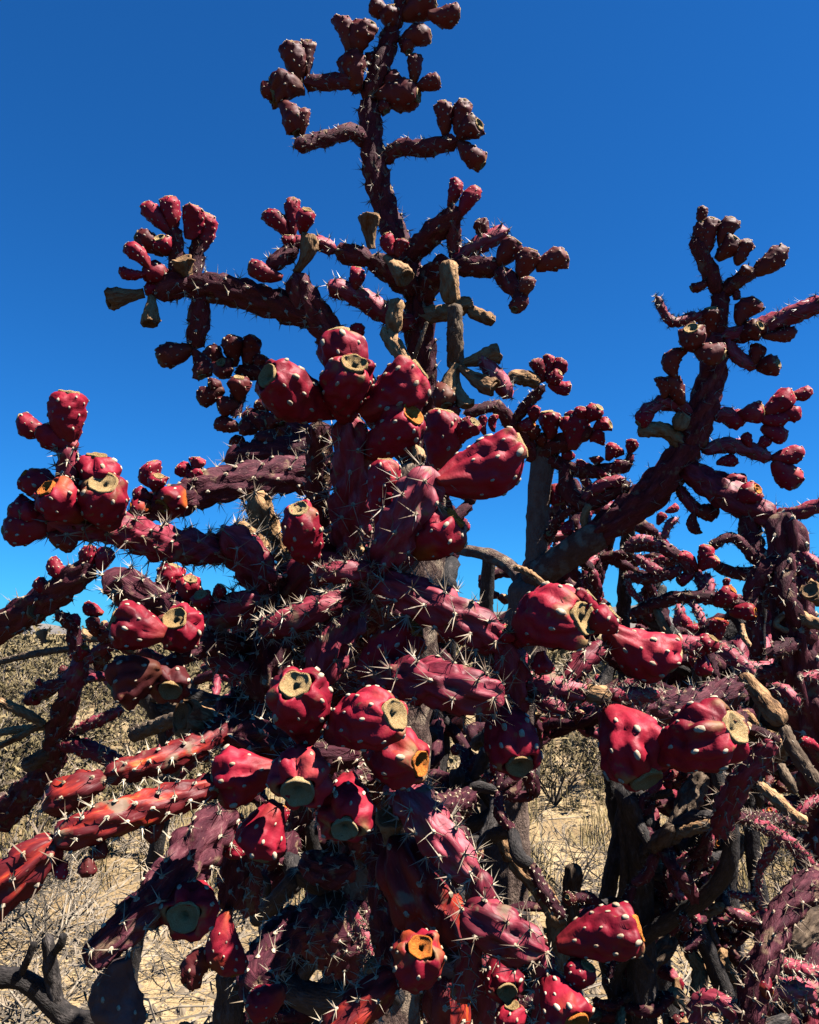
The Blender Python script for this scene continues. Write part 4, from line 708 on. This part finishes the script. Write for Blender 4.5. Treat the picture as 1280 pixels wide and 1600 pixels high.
thicket('thin-limbed cholla low among dead wood, under the dark arching limb', 1120, 1.35, 1180, .014, 4, 17, 'mmrcd', (240, 24, 44))
thicket('dark leggy cholla in deep shade under the big one', 470, 1.25, 1240, .015, 4, 18, 'mmcm', (110, 12, 24))
thicket('leggy dark cholla between the pale trunk and the peeled branch', 720, 1.3, 1200, .014, 4, 19, 'mmcm', (100, 16, 22))
thicket('dark knotted cholla closing the thicket behind the twisted rose stems', 1190, 1.5, 860, .014, 4, 34, 'mmmc', (170, 60, 34))
thicket('wiry cholla with finger-thin joints crowding round the blackened stump', 1075, 1.25, 1090, .012, 4, 32, 'mmcr', (170, 16, 34))
thicket('finger-thin dark cholla under the spiny arms of the big one', 650, 1.2, 1190, .012, 4, 33, 'mmcm', (130, 8, 28))
rng = np.random.default_rng(21)
# inner limbs of the big cholla, in its own shade
PLANT[0] = main
L = [36, 6]; XMAX[0] = 740
for k in range(16):
    f = rng.uniform(0, 1); q = U(590 + 50 * f, 1500 - 700 * f, .97)
    a = rng.uniform(0, 6.28); grow(q, np.array([math.cos(a), math.sin(a) * .5 + .15, rng.uniform(-.5, .5)]), .018, 2, 'mmc', L)

# ================================================================ ground, brush, hills
def ground_h(x, y):
    r = np.hypot(x, y)
    return 0.05 * np.sin(x * .9 + 1) * np.cos(y * .7) * np.clip((r - 2) / 4, 0, 1) + np.clip((r - 40) / 300, 0, 1) * 0.6 * np.sin(x * .02) 
gx = np.concatenate([-np.geomspace(4000, 6, 30), np.linspace(-5.5, 5.5, 45), np.geomspace(6, 4000, 30)])
gy = np.concatenate([[-300, -60, -20, -8, -3], np.linspace(-1, 16, 70), np.geomspace(17, 6000, 40)])
GX, GY = np.meshgrid(gx, gy)
V = np.stack([GX, GY, ground_h(GX, GY)], -1).reshape(-1, 3); nc = len(gx); nr = len(gy)
i = np.arange(nr - 1)[:, None]; j = np.arange(nc - 1)[None]; a = i * nc + j
Q = np.stack([a, a + 1, a + nc + 1, a + nc], -1).reshape(-1, 4)
def ground_extra(nt, col, tc):
    c = mixc(nt, noise_mask(nt, tc, 'Object', 1.3, 0.42, 0.62, 6), col, (0.15, 0.10, 0.05))
    c = mixc(nt, noise_mask(nt, tc, 'Object', 60, 0.58, 0.66, 4), c, (0.05, 0.035, 0.022))
    return mixc(nt, noise_mask(nt, tc, 'Object', 90, 0.62, 0.68, 3), c, (0.19, 0.155, 0.11))
M['ground'] = material('desert_sand', [(0.3, (0.189, 0.129, 0.064)), (0.5, (0.250, 0.177, 0.093)), (0.7, (0.298, 0.229, 0.133))], scale=7, rough=0.95, spec=0.1, bump=0.8, bump_scale=40, bump_dist=0.03, extra=ground_extra, rand_shift=0, detail=8)
tag(link('ground', mesh('ground', V, Q, None, [M['ground']])), kind='structure')

def spot(ylo, yhi, xlo=-80, xhi=1360):
    y = rng.uniform(ylo, yhi); x = rng.uniform(xlo, xhi)
    dv = FWD + (x - 640) / FPX * RIGHT - (y - 800) / FPX * UP
    q = CAM + dv * (-CAMZ / dv[2]); q[2] = ground_h(q[0], q[1]); return q
# pebbles and litter
VV, TT = [], []; off = 0
octa = np.array([[1, 0, 0], [-1, 0, 0], [0, 1, 0], [0, -1, 0], [0, 0, 1], [0, 0, -.6]]); of = np.array([[0, 2, 4], [2, 1, 4], [1, 3, 4], [3, 0, 4], [2, 0, 5], [1, 2, 5], [3, 1, 5], [0, 3, 5]])
for k in range(5200):
    q = spot(1110, 1640); s = rng.uniform(.006, .022) * rng.choice([1, 1, 1, 1.8])
    VV.append(octa * s * rng.uniform(.5, 1.3, 3) @ np.array(Matrix.Rotation(rng.uniform(0, 6), 3, 'Z')) + q); TT.append(of + off); off += 6
tag(link('gravel', mesh('gravel', np.vstack(VV), None, np.vstack(TT), [M['stone']], smooth=False)), 'loose tan gravel strewn over the sandy ground', 'gravel', kind='stuff')
def tri_tube(p, q, r0, r1, off):
    d = nrm(q - p); e1 = nrm(np.cross(d, [.31, .2, .93])); e2 = np.cross(d, e1)
    c = [(1, 0), (-.5, .87), (-.5, -.87)]
    v = [p + (a * e1 + b * e2) * r0 for a, b in c] + [q + (a * e1 + b * e2) * r1 for a, b in c]
    return np.array(v), np.array([[0, 1, 4], [0, 4, 3], [1, 2, 5], [1, 5, 4], [2, 0, 3], [2, 3, 5]]) + off
VV, TT = [], []; off = 0
for k in range(1500):
    q = spot(1090, 1640); a = rng.uniform(0, 6.28); ln = rng.uniform(.06, .45); up = rng.uniform(0, .12)
    b = q + np.array([math.cos(a) * ln, math.sin(a) * ln, up]); m = (q + b) / 2 + rng.normal(0, ln * .1, 3) * [1, 1, .4] + [0, 0, .02]
    r = rng.uniform(.0015, .006)
    for (u, v) in ((q, m), (m, b)):
        vv, t = tri_tube(u + [0, 0, .006], v + [0, 0, .006], r, r * .7, off); VV.append(vv); TT.append(t); off += 6
tag(link('twig_litter', mesh('twig_litter', np.vstack(VV), None, np.vstack(TT), [M['twig']], smooth=False)), 'dry fallen twigs littering the sandy ground', 'litter', kind='stuff')
# dry grass
VV, TT = [], []; off = 0
for k in range(900):
    q = spot(1050, 1420)
    if np.sin(q[0] * 1.7 + 2) * np.cos(q[1] * 1.1) < -.25 and k % 3: continue
    h0 = rng.uniform(.10, .38)
    for _ in range(26):
        b = q + np.append(rng.normal(0, .05, 2), 0); l = rng.normal(0, .35, 2); h = h0 * rng.uniform(.5, 1.2)
        m = b + np.array([l[0] * h * .35, l[1] * h * .35, h * .6]); t = b + np.array([l[0] * h, l[1] * h, h]) ; wv = np.array([rng.uniform(-1, 1), rng.uniform(-.3, .3), 0]) * .004
        VV.append(np.array([b - wv, b + wv, m + wv * .8, m - wv * .8, t])); TT.append(np.array([[0, 1, 2], [0, 2, 3], [3, 2, 4]]) + off); off += 5
tag(link('dry_grass', mesh('dry_grass', np.vstack(VV), None, np.vstack(TT), [M['grass']], smooth=False)), 'straw-coloured dry grass in tufts over the sand', 'grass', kind='stuff')

def shrub_mesh(h, nb, fine, leaf=0):
    VV, TT = [], []; st = [0]; LV, LT = [], []; lo = [0]
    def br(p, d, ln, r, n):
        q = p + d * ln; m = (p + q) / 2 + rng.normal(0, ln * .09, 3)
        for (u, v, a, b) in ((p, m, r, r * .85), (m, q, r * .85, r * .65)):
            vv, t = tri_tube(u, v, a, b, st[0]); VV.append(vv); TT.append(t); st[0] += 6
        if leaf and n <= 1:
            for _ in range(leaf):
                c = p + (q - p) * rng.random() + rng.normal(0, .02, 3); s = rng.uniform(.008, .02)
                LV.append(c + rng.normal(0, s, (3, 3))); LT.append(np.array([[0, 1, 2]]) + lo[0]); lo[0] += 3
        if n == 0: return
        for _ in range(rng.integers(2, 4)):
            br(p + (q - p) * rng.uniform(.5, 1), nrm(d + rng.normal(0, .5, 3) + [0, 0, .1]), ln * rng.uniform(.55, .85), r * .62, n - 1)
    for _ in range(nb):
        a = rng.uniform(0, 6.28); br(np.array([rng.normal(0, .05), rng.normal(0, .05), -.02]), nrm(np.array([math.cos(a) * .7, math.sin(a) * .7, rng.uniform(.4, 1.2)])), h * rng.uniform(.28, .42), .009 * h / .8, fine)
    n = len(TT) * 6
    if LV: TT += [t + st[0] for t in LT]
    me = mesh('twigs', np.vstack(VV + LV), None, np.vstack(TT), [M['twig'], M['brush']], None, [0] * n + [1] * len(LT), smooth=False)
    return me
SH = [shrub_mesh(.9, 9, 4) for _ in range(4)] + [shrub_mesh(1.2, 10, 4, 5) for _ in range(3)]
spots = [(30, 5.0, 5, 1.0), (110, 4.2, 1, .8), (60, 3.4, 0, .7), (170, 6.0, 6, .9), (-20, 4.0, 2, .9), (260, 5.5, 3, .8), (330, 7.5, 4, .9), (60, 8, 4, 1.2), (-40, 7, 6, 1.2), (880, 5.2, 1, .75), (930, 4.4, 2, .6), (860, 7.5, 4, .9), (960, 8.5, 5, 1.0), (1010, 6.2, 0, .8), (1180, 4.6, 1, .8), (1230, 6.0, 6, .9), (1120, 7.5, 4, 1.0), (1290, 5, 2, 1.), (240, 9, 5, 1.1), (400, 8, 6, 1.0), (450, 5, 3, .7), (380, 4.6, 0, .6), (640, 6, 4, .9), (720, 5, 1, .8), (200, 3.9, 2, .45), (330, 4.0, 1, .4), (-90, 5.5, 4, 1.1), (140, 11, 5, 1.3), (20, 12, 6, 1.3), (300, 12, 4, 1.2), (1060, 11, 6, 1.3), (900, 12, 4, 1.2), (1240, 10, 5, 1.3), (980, 5.2, 3, .6), (60, 15, 5, 1.6), (-30, 14, 6, 1.7)]
near = ['bare grey shrub beside the low rose-stemmed cholla', 'low dry shrub on the open sand', 'leafy grey-green brush before the horizon']
for (x, d, v, s) in spots:
    b = U(x, 1000, d); o = link('dry_shrub', SH[v], (b[0], b[1], float(ground_h(b[0], b[1]))), None, None, (s, s, s * rng.uniform(.85, 1.15)))
    o.rotation_euler = (0, 0, rng.uniform(0, 6.28))
    where = 'beyond the low rose-stemmed cholla' if x < 150 else 'on the sand beyond the orange-tinged stems' if x < 450 else 'behind the trunk of the big cholla' if x < 800 else 'in the gap between pale trunk and stump' if x < 1000 else 'behind the tangled thicket'
    size = 'small' if s < .72 else 'knee-high' if s < 1.0 else 'tall'
    look = ('grey-green leafy desert shrub', 'leafy desert shrubs') if v >= 4 else ('leafless twiggy shrub', 'leafless desert shrubs')
    tag(o, size + ' ' + look[0] + ' ' + where, 'shrub', look[1])
# far scrub up to the horizon, and hills
VV, TT = [], []; off = 0
for k in range(900):
    d = 16 * (12 ** rng.random()); x = rng.uniform(-.75, .75) * d; h = rng.uniform(.6, 1.9); wd = h * rng.uniform(.6, 1.2)
    if rng.random() < .06: h *= 1.4
    n = 90 if d < 60 else 30
    c = rng.normal(0, .42, (n, 3)) * [wd, wd, h * .6] + [x, d, h * .5]; c[:, 2] = np.minimum(np.abs(c[:, 2]), 2.3)
    for q in c:
        VV.append(q + rng.normal(0, .05 * (1 + d / 40), (3, 3))); TT.append(np.array([[0, 1, 2]]) + off); off += 3
tag(link('far_scrub', mesh('far_scrub', np.vstack(VV), None, np.vstack(TT), [M['brush']], smooth=False)), 'olive-grey desert scrub running back to the horizon', 'scrub', kind='stuff')
xs = np.linspace(-3600, 3600, 160); ridge = 60 + 55 * vnoise(np.zeros(160), xs / 700, 1, 2) + 26 * vnoise(np.zeros(160), xs / 220, 1, 5) + 8 * vnoise(np.zeros(160), xs / 60, 1, 9)
ridge = np.maximum(ridge, 12)
V = np.vstack([np.stack([xs, np.full(160, 3600 - 500.), np.full(160, -5.)], 1), np.stack([xs, 3600 - 200 + 40 * np.sin(xs / 130), ridge * .6], 1), np.stack([xs, np.full(160, 3600.), ridge], 1), np.stack([xs, np.full(160, 4200.), np.full(160, -5.)], 1)])
i = np.arange(3)[:, None]; j = np.arange(159)[None]; a = i * 160 + j; Q = np.stack([a, a + 1, a + 161, a + 160], -1).reshape(-1, 4)
M['hill'] = material('far_hill', [(0.3, (0.065, 0.060, 0.060)), (0.7, (0.120, 0.105, 0.095))], scale=.004, rough=1, spec=0, rand_shift=0)
tag(link('hills', mesh('hills', V, Q, None, [M['hill']])), kind='structure')
print('TRIS', TRI[0], 'FRUITS', NFR[0])
